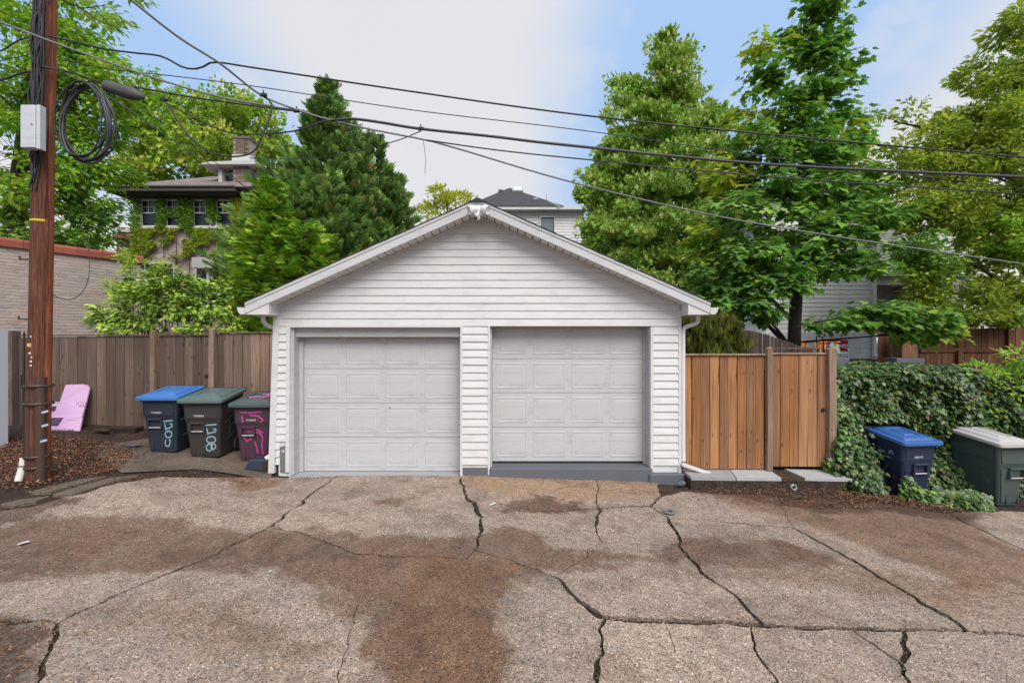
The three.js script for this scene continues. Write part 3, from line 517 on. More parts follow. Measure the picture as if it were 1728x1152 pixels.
// ---------------------------------------------------------------- ledge in front of the cedar fence
{
  const L = new THREE.Group(); L.name = 'ledge'; L.userData.kind = 'structure'; scene.add(L);
  const stone = mat(rgb(.50, .505, .51), 0.8, { map: grime, bumpMap: dirtBump, bumpScale: 0.006 }), tan = mat(rgb(.34, .28, .2), 0.9, { map: dirtTex }), conc = mat(rgb(.32, .30, .28), 0.9, { map: dirtTex, bumpMap: dirtBump, bumpScale: 0.008 });
  const z0 = -7.70, z1 = -7.24, add = (n, g, m) => { const o = new THREE.Mesh(boxUV(g), m); o.name = n; L.add(o); };
  add('ledge_base', extrude([[2.74, -0.5], [5.15, -0.5], [5.15, 0.01], [2.74, 0.035]], z0, z1 - 0.01, 0.012), conc);
  const top = (xa, xb, xc, xd, y0, y1, m) => { const g = mesh3([[xa, y0 - .05, z0], [xb, y1 - .05, z0], [xc, y1 - .06, z1], [xd, y0 - .06, z1], [xa, y0, z0], [xb, y1, z0], [xc, y1 - .012, z1], [xd, y0 - .012, z1]], [[4, 7, 6, 5], [7, 3, 2, 6], [6, 2, 1, 5], [4, 0, 3, 7]]); add('ledge_stone', g, m); };
  top(2.74, 3.52, 3.42, 2.74, 0.088, 0.078, mat(rgb(.38, .385, .39), 0.8, { map: grime, bumpMap: dirtBump, bumpScale: 0.006 })); top(3.535, 4.16, 4.12, 3.435, 0.08, 0.075, stone); top(4.17, 4.42, 4.47, 4.13, 0.066, 0.062, tan); top(4.43, 5.15, 5.2, 4.48, 0.08, 0.062, stone);
  const drain = thing('drain_pipe', 'short white drain pipe end poking out under the ledge', 'pipe', [4.30, -0.17, z1]);
  const ring = new THREE.RingGeometry(0.034, 0.042, 24), tb = new THREE.CylinderGeometry(0.042, 0.042, 0.16, 24, 1, true), ti = new THREE.CylinderGeometry(0.034, 0.034, 0.16, 24, 1, true); tb.rotateX(Math.PI / 2); ti.rotateX(Math.PI / 2); tb.translate(0, 0, -0.08); ti.translate(0, 0, -0.08);
  const pg = merge([ring, tb, ti]); pg.translate(4.30, -0.075, z1 + 0.03); part(drain, 'pipe', pg, mat(rgb(.6, .6, .58), 0.6)); const bk = new THREE.CircleGeometry(0.042, 20); bk.translate(4.30, -0.075, z1 - 0.02); part(drain, 'pipe_hole', bk, black);
}
// pad of the bin stand
{
  const o = [[205, 798], [330, 792], [452, 810], [462, 798], [500, 760], [505, 738], [250, 737], [160, 752], [165, 770]];
  const g = [], X = [], c = o.map(q => gp(...q)); const tri = THREE.ShapeUtils.triangulateShape(c.map(p => new THREE.Vector2(p[0], p[1])), []);
  const sub = (a, b, d, n) => { if (n === 0) { for (const p of [a, b, d]) g.push(p[0], groundY(...p) + 0.006, p[1]); return; } const m = (p, q) => [(p[0] + q[0]) / 2, (p[1] + q[1]) / 2], ab = m(a, b), bd = m(b, d), da = m(d, a); sub(a, ab, da, n - 1); sub(ab, b, bd, n - 1); sub(da, bd, d, n - 1); sub(ab, bd, da, n - 1); };
  for (const f of tri) sub(c[f[0]], c[f[1]], c[f[2]], 4);
  const q = new THREE.BufferGeometry(); q.setAttribute('position', new THREE.Float32BufferAttribute(g, 3)); q.computeVertexNormals(); const p = q.attributes.position, col = [];
  for (let i = 0; i < p.count; i++) { const n = fbm(p.getX(i) * 2.2, p.getZ(i) * 2.2, 141, 4), t = 0.36 + 0.42 * (n - 0.4); col.push(t, t * .9, t * .8); }
  const b = boxUV(q); b.setAttribute('color', new THREE.Float32BufferAttribute(col, 3)); struct('pavement', b, mat(0xffffff, 0.7, { map: aggregate.map, vertexColors: true, bumpMap: aggregate.bump, bumpScale: 0.0025 }));
}
// flat stones set in the dirt by the pole
{
  const S = [[[88, 836], [110, 826], [185, 806], [232, 804], [196, 812], [120, 838]], [[0, 852], [30, 842], [84, 836], [60, 848], [20, 858]], [[50, 832], [62, 826], [140, 808], [178, 806], [112, 824], [84, 834]]];
  const m = mat(rgb(.40, .36, .31), 0.9, { map: aggregate.map, bumpMap: aggregate.bump, bumpScale: 0.004 });
  S.forEach((s, i) => { const c = s.map(q => gp(...q)), y = groundY(c[0][0], c[0][1]); const g = extrude(c.map(p => [p[0], -p[1]]), -0.03, 0.016, 0.006); g.rotateX(-Math.PI / 2); g.translate(0, y, 0); single('paving_slab', ['long pale concrete slab piece right of the pole foot', 'small pale concrete piece left of the pole foot', 'narrow pale concrete strip behind the pole foot'][i], 'slab', boxUV(g), m, 'broken slab pieces by the pole'); });
}

// ---------------------------------------------------------------- utility pole
const POLE_TURN = -1.05;
const PX = -6.39, PZ = -6.4;
{
  const P = thing('utility_pole', 'tall reddish brown wooden utility pole with cables and metal guard', 'pole', [PX, groundY(PX, PZ), PZ]);
  const wt = tex(512, 1024, (u, v, i, j) => {       // u round the pole: old grey brown bark side, red brown side
    const s = fbm(u * 64, v * 10, 151, 4, 64, 10), f = vnoise(u * 200, v * 40, 152, 200, 40), k = 0.55 * (s - 0.5) + 0.25 * (f - 0.5);
    const side = smooth(0.34, 0.38, u + 0.1 * (fbm(u * 30, v * 8, 153, 3, 30, 8) - 0.5)) * (1 - smooth(0.60, 0.66, u + 0.08 * (s - 0.5)));
    const a = [.42 + k * .55, .24 + k * .42, .165 + k * .34], b = [.60 + k * .7, .33 + k * .46, .19 + k * .32]; const crack = vnoise(u * 40, v * 5, 154, 40, 5) > 0.86 ? 0.55 : 1;
    return a.map((q, h) => lerp(q, b[h], side) * crack);
  }, { w: 1, h: 1 });
  const wm = mat(rgb(.8, .8, .8), 0.85, { map: wt, bumpMap: wt, bumpScale: 0.006 });
  const top = at(84, -420, 6.4), foot = at(63, 812, 6.4);
  const axis = y => { const t = (y - foot.y) / (top.y - foot.y); return V(lerp(foot.x, top.x, t), y, PZ); };
  const g = new THREE.CylinderGeometry(0.108, 0.126, top.y - foot.y + 0.5, 40, 24), p = g.attributes.position, uv = g.attributes.uv;
  g.rotateY(POLE_TURN); g.translate(0, (top.y - foot.y + 0.5) / 2 + foot.y - 0.5, 0);
  for (let i = 0; i < p.count; i++) { const y = p.getY(i), a = axis(y), w = 1 + 0.03 * (fbm(y * 2, Math.atan2(p.getX(i), p.getZ(i)), 155, 2) - 0.5); p.setX(i, p.getX(i) * w + a.x); p.setZ(i, p.getZ(i) * w + a.z); uv.setY(i, y * 0.35); }
  g.computeVertexNormals(); part(P, 'shaft', g, wm);
  const guard = mat(rgb(.085, .045, .035), 0.5, { metalness: 0.2 }), strap = mat(rgb(.09, .06, .05), 0.5, { metalness: 0.4 });
  const gg = new THREE.CylinderGeometry(0.065, 0.065, 1.42, 20, 1, false); { const a = axis(foot.y + 0.7); gg.translate(a.x + 0.085, foot.y + 0.70, a.z + 0.065); } part(P, 'cable_guard', gg, guard);
  const g2 = new THREE.CylinderGeometry(0.035, 0.035, 1.25, 14, 1, false); g2.translate(axis(foot.y + .6).x - 0.03, foot.y + 0.6, PZ + 0.11); part(P, 'conduit', g2, guard);
  for (const py of [650, 680, 768, 786]) { const y = at(63, py, 6.4).y, a = axis(y), t = new THREE.TorusGeometry(0.145, 0.008, 6, 36); t.rotateX(Math.PI / 2); t.scale(1.02, 2.2, 1.02); t.translate(a.x + 0.012, y, a.z + 0.012); part(P, 'strap', t, strap); }
  for (const [py, c, n] of [[374, rgb(.55, .42, .02), 'yellow_band'], [582, rgb(.6, .36, .05), 'tag']]) { const y = at(63, py, 6.4).y, a = axis(y), t = new THREE.CylinderGeometry(0.1235, 0.1245, n === 'tag' ? 0.05 : 0.03, 24, 1, true, -0.9, n === 'tag' ? 0.95 : 1.9); t.translate(a.x, y, a.z); part(P, n, t, mat(c, 0.6, { side: THREE.DoubleSide })); }
  { const y = at(63, 582, 6.4).y, a = axis(y), t = new THREE.CylinderGeometry(0.126, 0.126, 0.03, 16, 1, true, -0.62, 0.4); t.translate(a.x, y, a.z); part(P, 'tag_plate', t, mat(rgb(.7, .7, .68), 0.5, { side: THREE.DoubleSide })); }
  const R = rng(9);
  for (const [px, py] of [[52, 568], [50, 596], [53, 603], [52, 610], [52, 617]]) { const q = at(px, py, 6.285), s = new THREE.SphereGeometry(0.012 + 0.006 * R(), 8, 6); s.translate(q.x, q.y, q.z); part(P, 'staple', s, mat(rgb(.7, .69, .66), 0.5)); }
  for (const [px, py] of [[71, 695], [71, 718], [69, 744]]) { const q = at(px, py, 6.235), s = boxUV(rbox(-0.04, 0.04, -0.014, 0.014, -0.002, 0.002, 0.002, 1)); s.rotateZ(0.3); s.rotateY(0.2); s.translate(q.x + .02, q.y, q.z - 0.01); part(P, 'sticker_scrap', s, mat(rgb(.42, .47, .55), 0.6)); }
  for (const py of [437, 538]) { const y = at(30, py, 6.4).y, a = axis(y); part(P, 'step_bolt', merge([cyl(V(a.x - 0.09, y - 0.008, a.z), V(a.x - 0.30, y, a.z), 0.011), cyl(V(a.x - 0.295, y - 0.005, a.z), V(a.x - 0.295, y + 0.04, a.z), 0.012)]), strap); }
  // cables stapled up the pole
  const cab = mat(rgb(.02, .02, .022), 0.55);
  for (let k = 0; k < 13; k++) {
    const ang = -0.55 + 1.4 * R(), pts = []; let py = -20 + 60 * R(); const end = 250 + 90 * R();
    for (; py < end; py += 30) { const y = at(80, py, 6.4).y, a = axis(y), r = 0.12 + 0.05 * R(), b = ang + 0.35 * (R() - 0.5); pts.push(V(a.x + Math.sin(b) * r, y, a.z + Math.cos(b) * r)); }
    part(P, 'cable_run', tube(pts, 0.008 + 0.007 * R(), pts.length * 5, 5), cab);
  }
  for (const [x0, r] of [[0.10, 0.012], [-0.16, 0.010], [0.02, 0.01]]) { const pts = [0, 60, 120, 200, 260, 330, 400].map(py => { const y = at(80, py, 6.4).y, a = axis(y); return V(a.x + x0 + 0.03 * (R() - 0.5), y, a.z + Math.sqrt(Math.max(0.0, 0.024 - x0 * x0)) + 0.015 * R()); }).slice(0, x0 < -0.1 ? 7 : 5); part(P, 'cable_run', tube(pts, r, 30, 5), cab); }
  { // foot pipe
    const a = at(40, 772, 6.3), b = at(36, 792, 6.27), c = at(30, 812, 6.22); part(P, 'foot_pipe', tube([a, b, c], 0.042, 14, 14), mat(rgb(.66, .64, .58), 0.6)); const d = tube([at(40, 560, 6.3), at(39, 660, 6.3), at(40, 772, 6.3)], 0.012, 16, 6); part(P, 'foot_wire', d, black);
    const w = at(37.5, 786, 6.27), t = new THREE.TorusGeometry(0.044, 0.006, 6, 20); t.rotateX(1.4); t.translate(w.x, w.y, w.z); part(P, 'strap', t, strap);
  }
}
{ // service box
  const a = at(41, 252, 6.12), b = at(71, 180, 6.12), B = thing('terminal_box', 'grey white terminal box strapped to the utility pole', 'box', [(a.x + b.x) / 2, a.y, a.z]), m = mat(rgb(.62, .65, .69), 0.45, { map: grime });
  part(B, 'body', boxUV(rbox(a.x, b.x - 0.04, a.y, b.y, a.z - 0.04, a.z + 0.06, 0.012)), m); part(B, 'cover', boxUV(rbox(b.x - 0.037, b.x + 0.012, a.y - 0.012, b.y + 0.005, a.z - 0.04, a.z + 0.05, 0.01)), m);
  part(B, 'bolt', cyl(V(b.x - 0.075, lerp(a.y, b.y, .55), a.z + 0.06), V(b.x - 0.075, lerp(a.y, b.y, .55), a.z + 0.072), 0.01), zinc);
}
{ // slack cable coil
  const c = at(142, 200, 6.2), C = thing('cable_coil', 'big loop of slack black cable hanging beside the utility pole', 'cable', [c.x, c.y - 0.55, c.z]), R = rng(15), m = [mat(rgb(.03, .03, .034), 0.4), mat(rgb(.06, .06, .065), 0.38), mat(rgb(.022, .022, .025), 0.5)];
  for (let k = 0; k < 9; k++) {
    const pts = [], rx = 0.31 + 0.07 * (R() - 0.3), ry = 0.5 + 0.06 * (R() - 0.4), ox = (R() - 0.5) * 0.06, oy = (R() - 0.5) * 0.05, oz = (R() - 0.5) * 0.10, ph = R();
    for (let i = 0; i <= 20; i++) { const a = i / 20 * Math.PI * 2 + ph; pts.push(V(c.x + ox + rx * Math.cos(a) * (1 - 0.10 * Math.sin(a)), c.y + oy + ry * Math.sin(a) - 0.04, c.z + oz + 0.03 * Math.sin(a * 2 + k))); }
    part(C, 'loop', tube(pts, 0.008 + 0.007 * R(), 60, 6), m[k % 3]);
  }
}
// ---------------------------------------------------------------- overhead wires
{
  const wm = mat(rgb(.025, .025, .027), 0.5), lm = mat(rgb(.2, .2, .21), 0.4), g = 'overhead wires';
  const wire = (pts, r, label, m = wm, d = 6.4, category = 'wire') => single(category === 'wire' ? 'overhead_wire' : 'hanging_cable', label, category, tube(pts.map(p => at(p[0], p[1], p[2] || d)), r, pts.length * 10, 6), m, category === 'wire' ? g : undefined);
  wire([[-40, 24, 6.05], [0, 37, 6.05], [97, 74, 6.05], [250, 128, 6.1], [361, 161, 6.2], [455, 179, 6.3], [505, 187, 6.35], [545, 199, 6.4], [620, 217, 6.4], [718, 236, 6.4], [770, 250, 6.6], [1000, 316, 7.2], [1300, 381, 8], [1760, 450, 9]], 0.012, 'lowest black wire sagging from the pole across the garage to the right', lm);
  wire([[80, 60, 6.3], [140, 74], [172, 82], [225, 89], [272, 95], [310, 114], [337, 115], [362, 105], [440, 116], [700, 155], [1000, 196], [1400, 236], [1760, 268]], 0.013, 'topmost of the wires running right from the utility pole');
  wire([[100, 100], [190, 117], [290, 128], [440, 147], [700, 186], [1000, 222], [1350, 272], [1760, 322]], 0.006, 'thinnest wire crossing the sky beneath the topmost wire');
  wire([[560, 204], [590, 200], [640, 206], [708, 217], [830, 230], [960, 245], [1300, 277], [1760, 300]], 0.0185, 'thickest black cable crossing above the garage roof', mat(rgb(.05, .05, .055), 0.45));
  wire([[718, 236], [830, 252], [960, 266], [1300, 298], [1760, 330]], 0.009, 'thin wire just below the thickest cable over the trees');
  wire([[213, -6, 4.9], [300, 62, 5.3], [372, 108, 5.7], [440, 160, 6.2], [505, 187, 6.35]], 0.014, 'wire slanting steeply down from the top left of the sky', lm);
  wire([[70, 112, 6.25], [120, 122], [175, 140], [240, 149], [330, 165], [470, 184], [500, 187]], 0.012, 'short wire from the coil that carries the grey cable closure');
  wire([[440, 160, 6.2], [456, 172, 6.25], [458, 185, 6.25], [445, 222, 6.2], [432, 250, 6.2], [412, 262, 6.2], [372, 262, 6.2], [330, 240, 6.2], [300, 205, 6.25], [285, 178, 6.3], [270, 168, 6.35]], 0.011, 'black cable drooping in a deep loop left of the conifer', wm, 6.2, 'cable');
  wire([[270, 168], [330, 200], [385, 223], [440, 226], [500, 220], [545, 205], [590, 200]], 0.010, 'sagging black cable joining the thickest cable near the conifer top', wm, 6.35, 'cable');
  wire([[710, 221], [660, 240, 7], [560, 263, 8], [480, 268, 10], [420, 266, 14]], 0.008, 'service wire dropping left from the thick cable past the conifer');
  wire([[100, 118, 6.3], [210, 180, 8], [330, 262, 11], [470, 345, 15], [640, 418, 19]], 0.010, 'pale service wire slanting down from the pole across the conifer', mat(rgb(.22, .22, .22), 0.5));
  wire([[100, 108, 6.3], [200, 165, 7.4], [300, 225, 9], [420, 320, 13]], 0.007, 'thin dark service wire slanting down from the pole to the ivy house');
  wire([[-40, 96], [0, 86], [35, 66], [70, 62]], 0.010, 'short upper wire curving into the pole from the left edge'); wire([[-40, 142], [0, 135], [40, 122], [72, 118]], 0.013, 'short lower wire curving into the pole from the left edge');
  wire([[-40, 112], [10, 100], [50, 92], [70, 90]], 0.006, 'thin wire entering the pole between two thicker ones');
  wire([[714, 236], [716, 250], [718, 270], [717, 293]], 0.0035, 'loose wire end dangling beneath the thick cable', wm, 6.38, 'cable');
  wire([[148, 395, 12.2], [149, 420, 11.9], [150, 460, 11.4], [140, 490, 11], [120, 505, 10.8], [100, 503, 10.7], [86, 496, 10.6]], 0.009, 'thin dark wire hanging in a curve against the brick wall', wm, 12, 'cable');
  const S = thing('cable_closure', 'long grey cable splice closure hanging beside the coil', 'closure', at(210, 168, 6.35).toArray()), a = at(174, 144, 6.35), b = at(243, 164, 6.35), d = b.clone().sub(a), L = d.length();
  const lg = new THREE.LatheGeometry([[0, 0], [.04, .0], [.075, .04], [.082, .1], [.074, .2], [.085, .26], [.085, .4], [.072, .46], [.04, L - .02], [0, L]].map(q => new THREE.Vector2(...q)), 18); lg.applyQuaternion(new THREE.Quaternion().setFromUnitVectors(V(0, 1, 0), d.normalize())); lg.translate(a.x, a.y, a.z); part(S, 'sleeve', lg, mat(rgb(.085, .085, .08), 0.6));
  for (const t of [.15, .5, .85]) { const q = a.clone().lerp(b, t); part(S, 'hanger', cyl(q, q.clone().add(V(0, 0.12, 0)), 0.008), wm); }
  const clampAt = (px, py, z, label) => { const q = at(px, py, z), C = thing('wire_clamp', label, 'clamp', q.toArray(), 'wire clamps'); part(C, 'body', boxUV(rbox(q.x - .045, q.x + .045, q.y - .02, q.y + .02, q.z - .02, q.z + .02, .01)), black); part(C, 'hook', cyl(q, q.clone().add(V(0, .06, 0)), .008), black); };
  clampAt(444, 160, 6.2, 'wire clamp where the steep wire meets the loop'); clampAt(500, 187, 6.35, 'wire clamp where several wires join left of the conifer top'); clampAt(710, 217, 6.4, 'small clamp on the thick cable above the garage ridge'); clampAt(276, 168, 6.35, 'small clamp just right of the grey cable closure');
  const tw = single('bare_branch', 'bare forked dead branch against the sky beside the pole top', 'branch', merge([taper([at(90, -12, 6.9), at(108, 1, 6.9), at(137, 14, 6.9), at(165, 34, 6.9), at(190, 44, 6.9), at(216, 48, 6.9)], [.016, .013, .011, .009, .006, .003], 20, 6), taper([at(137, 14, 6.9), at(160, 11, 6.9), at(178, 8, 6.9), at(192, 1, 6.9)], [.009, .007, .005, .003], 10, 5)]), mat(rgb(.07, .055, .045), 0.9));
}

// ---------------------------------------------------------------- wheeled bins
// paint strokes: polylines in 0..1 with soft sprayed edges
function spray(c, paths, color, w) { c.lineCap = c.lineJoin = 'round'; c.strokeStyle = color; for (const [k, a] of [[1.9, 0.16], [1.4, 0.25], [1.0, 0.5], [0.6, 0.8]]) { c.globalAlpha = a; c.lineWidth = w * k; for (const p of paths) { c.beginPath(); p.forEach((q, i) => i ? c.lineTo(q[0], q[1]) : c.moveTo(q[0], q[1])); c.stroke(); } } c.globalAlpha = 1; }
const arc = (cx, cy, rx, ry, a0, a1, n = 14) => Array.from({ length: n + 1 }, (_, i) => { const a = lerp(a0, a1, i / n); return [cx + rx * Math.cos(a), cy + ry * Math.sin(a)]; });
function panelTex(base, W, H, draw, seed) {
  const cv = document.createElement('canvas'); cv.width = W; cv.height = H; const c = cv.getContext('2d'); c.fillStyle = base; c.fillRect(0, 0, W, H);
  const R = rng(seed); for (let i = 0; i < 240; i++) { c.globalAlpha = 0.05 + 0.07 * R(); c.fillStyle = R() < 0.5 ? '#8a8378' : '#000'; const x = R() * W, y = R() * H, l = 4 + R() * 40; c.fillRect(x, y, 1 + R() * 1.6, l); } c.globalAlpha = 1;
  draw(c, W, H); const t = new THREE.CanvasTexture(cv); t.colorSpace = THREE.SRGBColorSpace; return t;
}
// a face between four corners (bl, br, tr, tl) with uv 0..1
function face(bl, br, tr, tl, n = 1) { const g = mesh3([bl, br, tr, tl], [[0, 1, 2, 3]]); g.setAttribute('uv', new THREE.Float32BufferAttribute([0, 0, 1, 0, 1, 1, 0, 0, 1, 1, 0, 1], 2)); return g; }
// local axes: x across, y up, z towards the front; base at the origin
function makeBin(o) {
  const { name, label, x, y, z, turn, w, d, hf, hb, body, lid, front, side, sideAt = 1, tapx = 0.085, wheel = true, bulge = 0.03 } = o;
  const B = thing(name, label, 'bin', [x, y, z], 'wheeled bins'); B.rotation.y = turn;
  const bm = mat(body, 0.55), wt = w / 2, wb = w / 2 - tapx, dt = d / 2, db = d / 2 - 0.10, add = (p, n, g, m) => part(p, n, g, m, { local: true });
  const R = 0.05, ring = (hw, zf, zb, yl) => { const pts = []; const c = [[hw - R, zf - R, 0], [hw - R, zb + R, -Math.PI / 2], [-hw + R, zb + R, -Math.PI], [-hw + R, zf - R, -Math.PI * 1.5]]; for (const [cx, cz, a0] of c) for (let k = 0; k <= 4; k++) { const a = a0 + Math.PI / 2 - k / 4 * Math.PI / 2; pts.push([cx + R * Math.cos(a), yl(cz + R * Math.sin(a)), cz + R * Math.sin(a)]); } return pts; };
  const yTop = t => zz => lerp(hf, hb, clamp((dt - zz) / d)) * t;
  const rings = [ring(wb, db, -db + 0.03, () => 0.0), ring(wb + 0.004, db + 0.004, -db + 0.02, yTop(0.04)), ring(lerp(wb, wt, .62), lerp(db, dt, .62), -lerp(db, dt, .62), yTop(0.62)), ring(lerp(wb, wt, .66) + bulge * .5, lerp(db, dt, .66) + bulge * .4, -lerp(db, dt, .66), yTop(0.68)), ring(wt - 0.01, dt - 0.01, -dt, yTop(0.9)), ring(wt, dt, -dt, yTop(1))];
  const v = [], f = [], n = rings[0].length; for (const r of rings) v.push(...r);
  for (let r = 0; r + 1 < rings.length; r++) for (let k = 0; k < n; k++) f.push([r * n + (k + 1) % n, r * n + k, (r + 1) * n + k, (r + 1) * n + (k + 1) % n]);
  f.push([...Array(n).keys()]);
  const bod = add(B, 'body', toCreasedNormals(mesh3(v, f), 0.5), bm);
  add(bod, 'rim', (() => { const a = ring(wt + .012, dt + .012, -dt - .005, yTop(0.945)), b = ring(wt + .012, dt + .012, -dt - .005, yTop(1.0)), c = ring(wt - .02, dt - .02, -dt + .02, yTop(1.0)); const vv = [...a, ...b, ...c], ff = []; for (let r = 0; r < 2; r++) for (let k = 0; k < n; k++) ff.push([r * n + (k + 1) % n, r * n + k, (r + 1) * n + k, (r + 1) * n + (k + 1) % n]); return mesh3(vv, ff); })(), bm);
  // front and side skins carry the print and the spray paint
  const fz = t => lerp(db, dt, t) + 0.008, fx = t => lerp(wb, wt, t) - 0.045;
  if (front) {
    add(bod, 'front_panel', face([-fx(.05), hf * .05, fz(.05)], [fx(.05), hf * .05, fz(.05)], [fx(.61), hf * .61, fz(.61)], [-fx(.61), hf * .61, fz(.61)]), mat(0xffffff, 0.55, { map: front }));
    add(bod, 'front_apron', face([-fx(.66), hf * .69, fz(.68) + .012], [fx(.66), hf * .69, fz(.68) + .012], [fx(.9), hf * .91, fz(.92) - .004], [-fx(.9), hf * .91, fz(.92) - .004]), mat(0xffffff, 0.55, { map: o.apron || front }));
  }
  if (side) { const s = sideAt, X = t => s * (lerp(wb, wt, t) + (t > .64 ? .006 : .009)), q = [[X(.07), hf * .07, s > 0 ? db - .05 : -db + .07], [X(.07), hf * .07, s > 0 ? -db + .07 : db - .05], [X(.93), hf * .92, s > 0 ? -dt + .07 : dt - .06], [X(.93), hf * .92, s > 0 ? dt - .06 : -dt + .07]]; add(bod, 'side_panel', face(...q), mat(0xffffff, 0.55, { map: side })); }
  // front recess with a steel lift bar
  const rx = o.recessX ?? -0.07, rz = fz(.56);
  const ry = hf * 0.44, rc = add(bod, 'lift_recess', boxUV(rbox(rx - .1, rx + .1, ry + .025, ry + .16, rz - .06, rz - .004, .012)), bm); add(rc, 'pocket_hood', boxUV(rbox(rx - .12, rx + .12, ry + .145, ry + .175, rz - .03, rz + .05, .01)), bm); for (const s of [-1, 1]) add(rc, 'pocket_cheek', boxUV(rbox(rx + s * .11 - .012, rx + s * .11 + .012, ry + .0, ry + .15, rz - .03, rz + .04, .008)), bm);
  add(rc, 'lift_bar', cyl(V(rx - .1, ry + .02, rz + .022), V(rx + .1, ry + .02, rz + .022), .011, .011, 10), mat(rgb(.66, .62, .6), 0.35, { metalness: .5 }));
  add(bod, 'front_rib', boxUV(rbox(rx - .1, rx - .075, .03, ry, fz(.1) - .03, fz(.2) + .004, .01)), bm); add(bod, 'front_rib', boxUV(rbox(rx + .075, rx + .1, .03, ry, fz(.1) - .03, fz(.2) + .004, .01)), bm);
  // lid: shallow dish with an overhanging lip, raised at the back
  const lw = wt + 0.045, zf = dt + 0.075, zb = -dt - 0.02, ly = zz => lerp(hf, hb, clamp((zf - zz) / (zf - zb))) + .004, prof = [[0, -0.03, 0], [0, 0.012, 0], [0.016, 0.026, 0], [0.05, 0.028, 0], [0.062, 0.02, 0], [0.082, 0.02, 0], [0.1, 0.046, 0], [0.2, 0.062, 0], [0.205, 0.05, 0], [0.24, 0.05, 0], [0.25, 0.064, 0]];
  const lv = [], lf = []; const corner = 0.05;
  for (const [i, h] of prof) { const a = lw - i, b = zf - i, c = zb + i, r = Math.max(0.012, corner - i * .2); const q = [[a - r, b - r, 0], [a - r, c + r, -Math.PI / 2], [-a + r, c + r, -Math.PI], [-a + r, b - r, -Math.PI * 1.5]]; for (const [cx, cz, a0] of q) for (let k = 0; k <= 3; k++) { const an = a0 + Math.PI / 2 - k / 3 * Math.PI / 2, X = cx + r * Math.cos(an), Z = cz + r * Math.sin(an); lv.push([X, ly(Z) + h, Z]); } }
  const ln = 16; for (let r = 0; r + 1 < prof.length; r++) for (let k = 0; k < ln; k++) lf.push([r * ln + (k + 1) % ln, r * ln + k, (r + 1) * ln + k, (r + 1) * ln + (k + 1) % ln]);
  lf.push(Array.from({ length: ln }, (_, k) => (prof.length - 1) * ln + ln - 1 - k)); lf.push([...Array(ln).keys()]);
  const lidm = add(B, 'lid', toCreasedNormals(mesh3(lv, lf), 0.7), o.lidMat || mat(lid, 0.38));
  add(lidm, 'hinge', cyl(V(-lw + .03, hb + .02, zb - .02), V(lw - .03, hb + .02, zb - .02), .018, .018, 10), bm);
  if (o.lidPrint) for (const p of o.lidPrint) add(lidm, 'paint_stroke', tube(p.map(q => V(q[0], ly(q[1]) + 0.062, q[1])), 0.014, 20, 5), mat(o.lidInk, 0.5));
  add(B, 'handle', tube([V(-wt + .06, hb - .05, -dt), V(-wt + .06, hb - .02, -dt - .09), V(0, hb - .015, -dt - .11), V(wt - .06, hb - .02, -dt - .09), V(wt - .06, hb - .05, -dt)], .015, 24, 8), bm);
  if (wheel) for (const s of [-1, 1]) { const tg = new THREE.TorusGeometry(.105, .028, 10, 28); tg.rotateY(Math.PI / 2); tg.translate(s * (wb + .055), .13, -db + .06); const T = add(B, 'wheel', tg, mat(rgb(.02, .02, .02), .8)); const h = new THREE.CylinderGeometry(.085, .085, .03, 20); h.rotateZ(Math.PI / 2); h.translate(s * (wb + .055), .13, -db + .06); add(T, 'hub', h, mat(rgb(.06, .05, .045), .7)); }
  return B;
}
const serial = (c, W, H, s, x, y, h) => { c.fillStyle = '#cfcfcb'; c.font = `bold ${h}px sans-serif`; c.textAlign = 'center'; c.fillText(s, x, y); };
const navy = '#2a2f3c', grey = '#3a3634', cyan = '#9fd2de';
// digits lying on their sides, read from the right
const one = (x, y, w, h) => [[[x, y + h * .35], [x + w * .1, y + h * .28], [x + w, y + h * .1]]];
const two = (x, y, w, h) => [[[x + w * .1, y], [x + w * .12, y + h], [x + w * .15, y + h * .8], [x + w * .55, y + h * .72], [x + w * .95, y + h * .5], [x + w, y + h * .15], [x + w * .72, y + h * .05]]];
const zero = (x, y, w, h) => [arc(x + w / 2, y + h / 2, w / 2, h / 2, 0.3, 6.6)];
const five = (x, y, w, h) => [[[x + w * .1, y + h * .1], [x, y + h * .6], ...arc(x + w * .42, y + h * .6, w * .4, h * .42, 3.1, 0.1), [x + w * .85, y + h * .1], [x + w * .7, y + h * .1]]];
const eight = (x, y, w, h) => [arc(x + w * .3, y + h * .5, w * .34, h * .5, 0, 6.3), arc(x + w * .78, y + h * .35, w * .26, h * .4, 0, 6.3)];
const scrawl = (W, H) => [[[W * .1, H * .4], [W * .3, H * .34], [W * .42, H * .5], [W * .3, H * .66]], arc(W * .55, H * .55, W * .2, H * .12, 0, 5), [[W * .2, H * .75], [W * .55, H * .7], [W * .8, H * .52], [W * .75, H * .4], [W * .6, H * .46]], [[W * .35, H * .3], [W * .6, H * .22]]];
const gy = (x, z) => groundY(x, z) + 0.008;
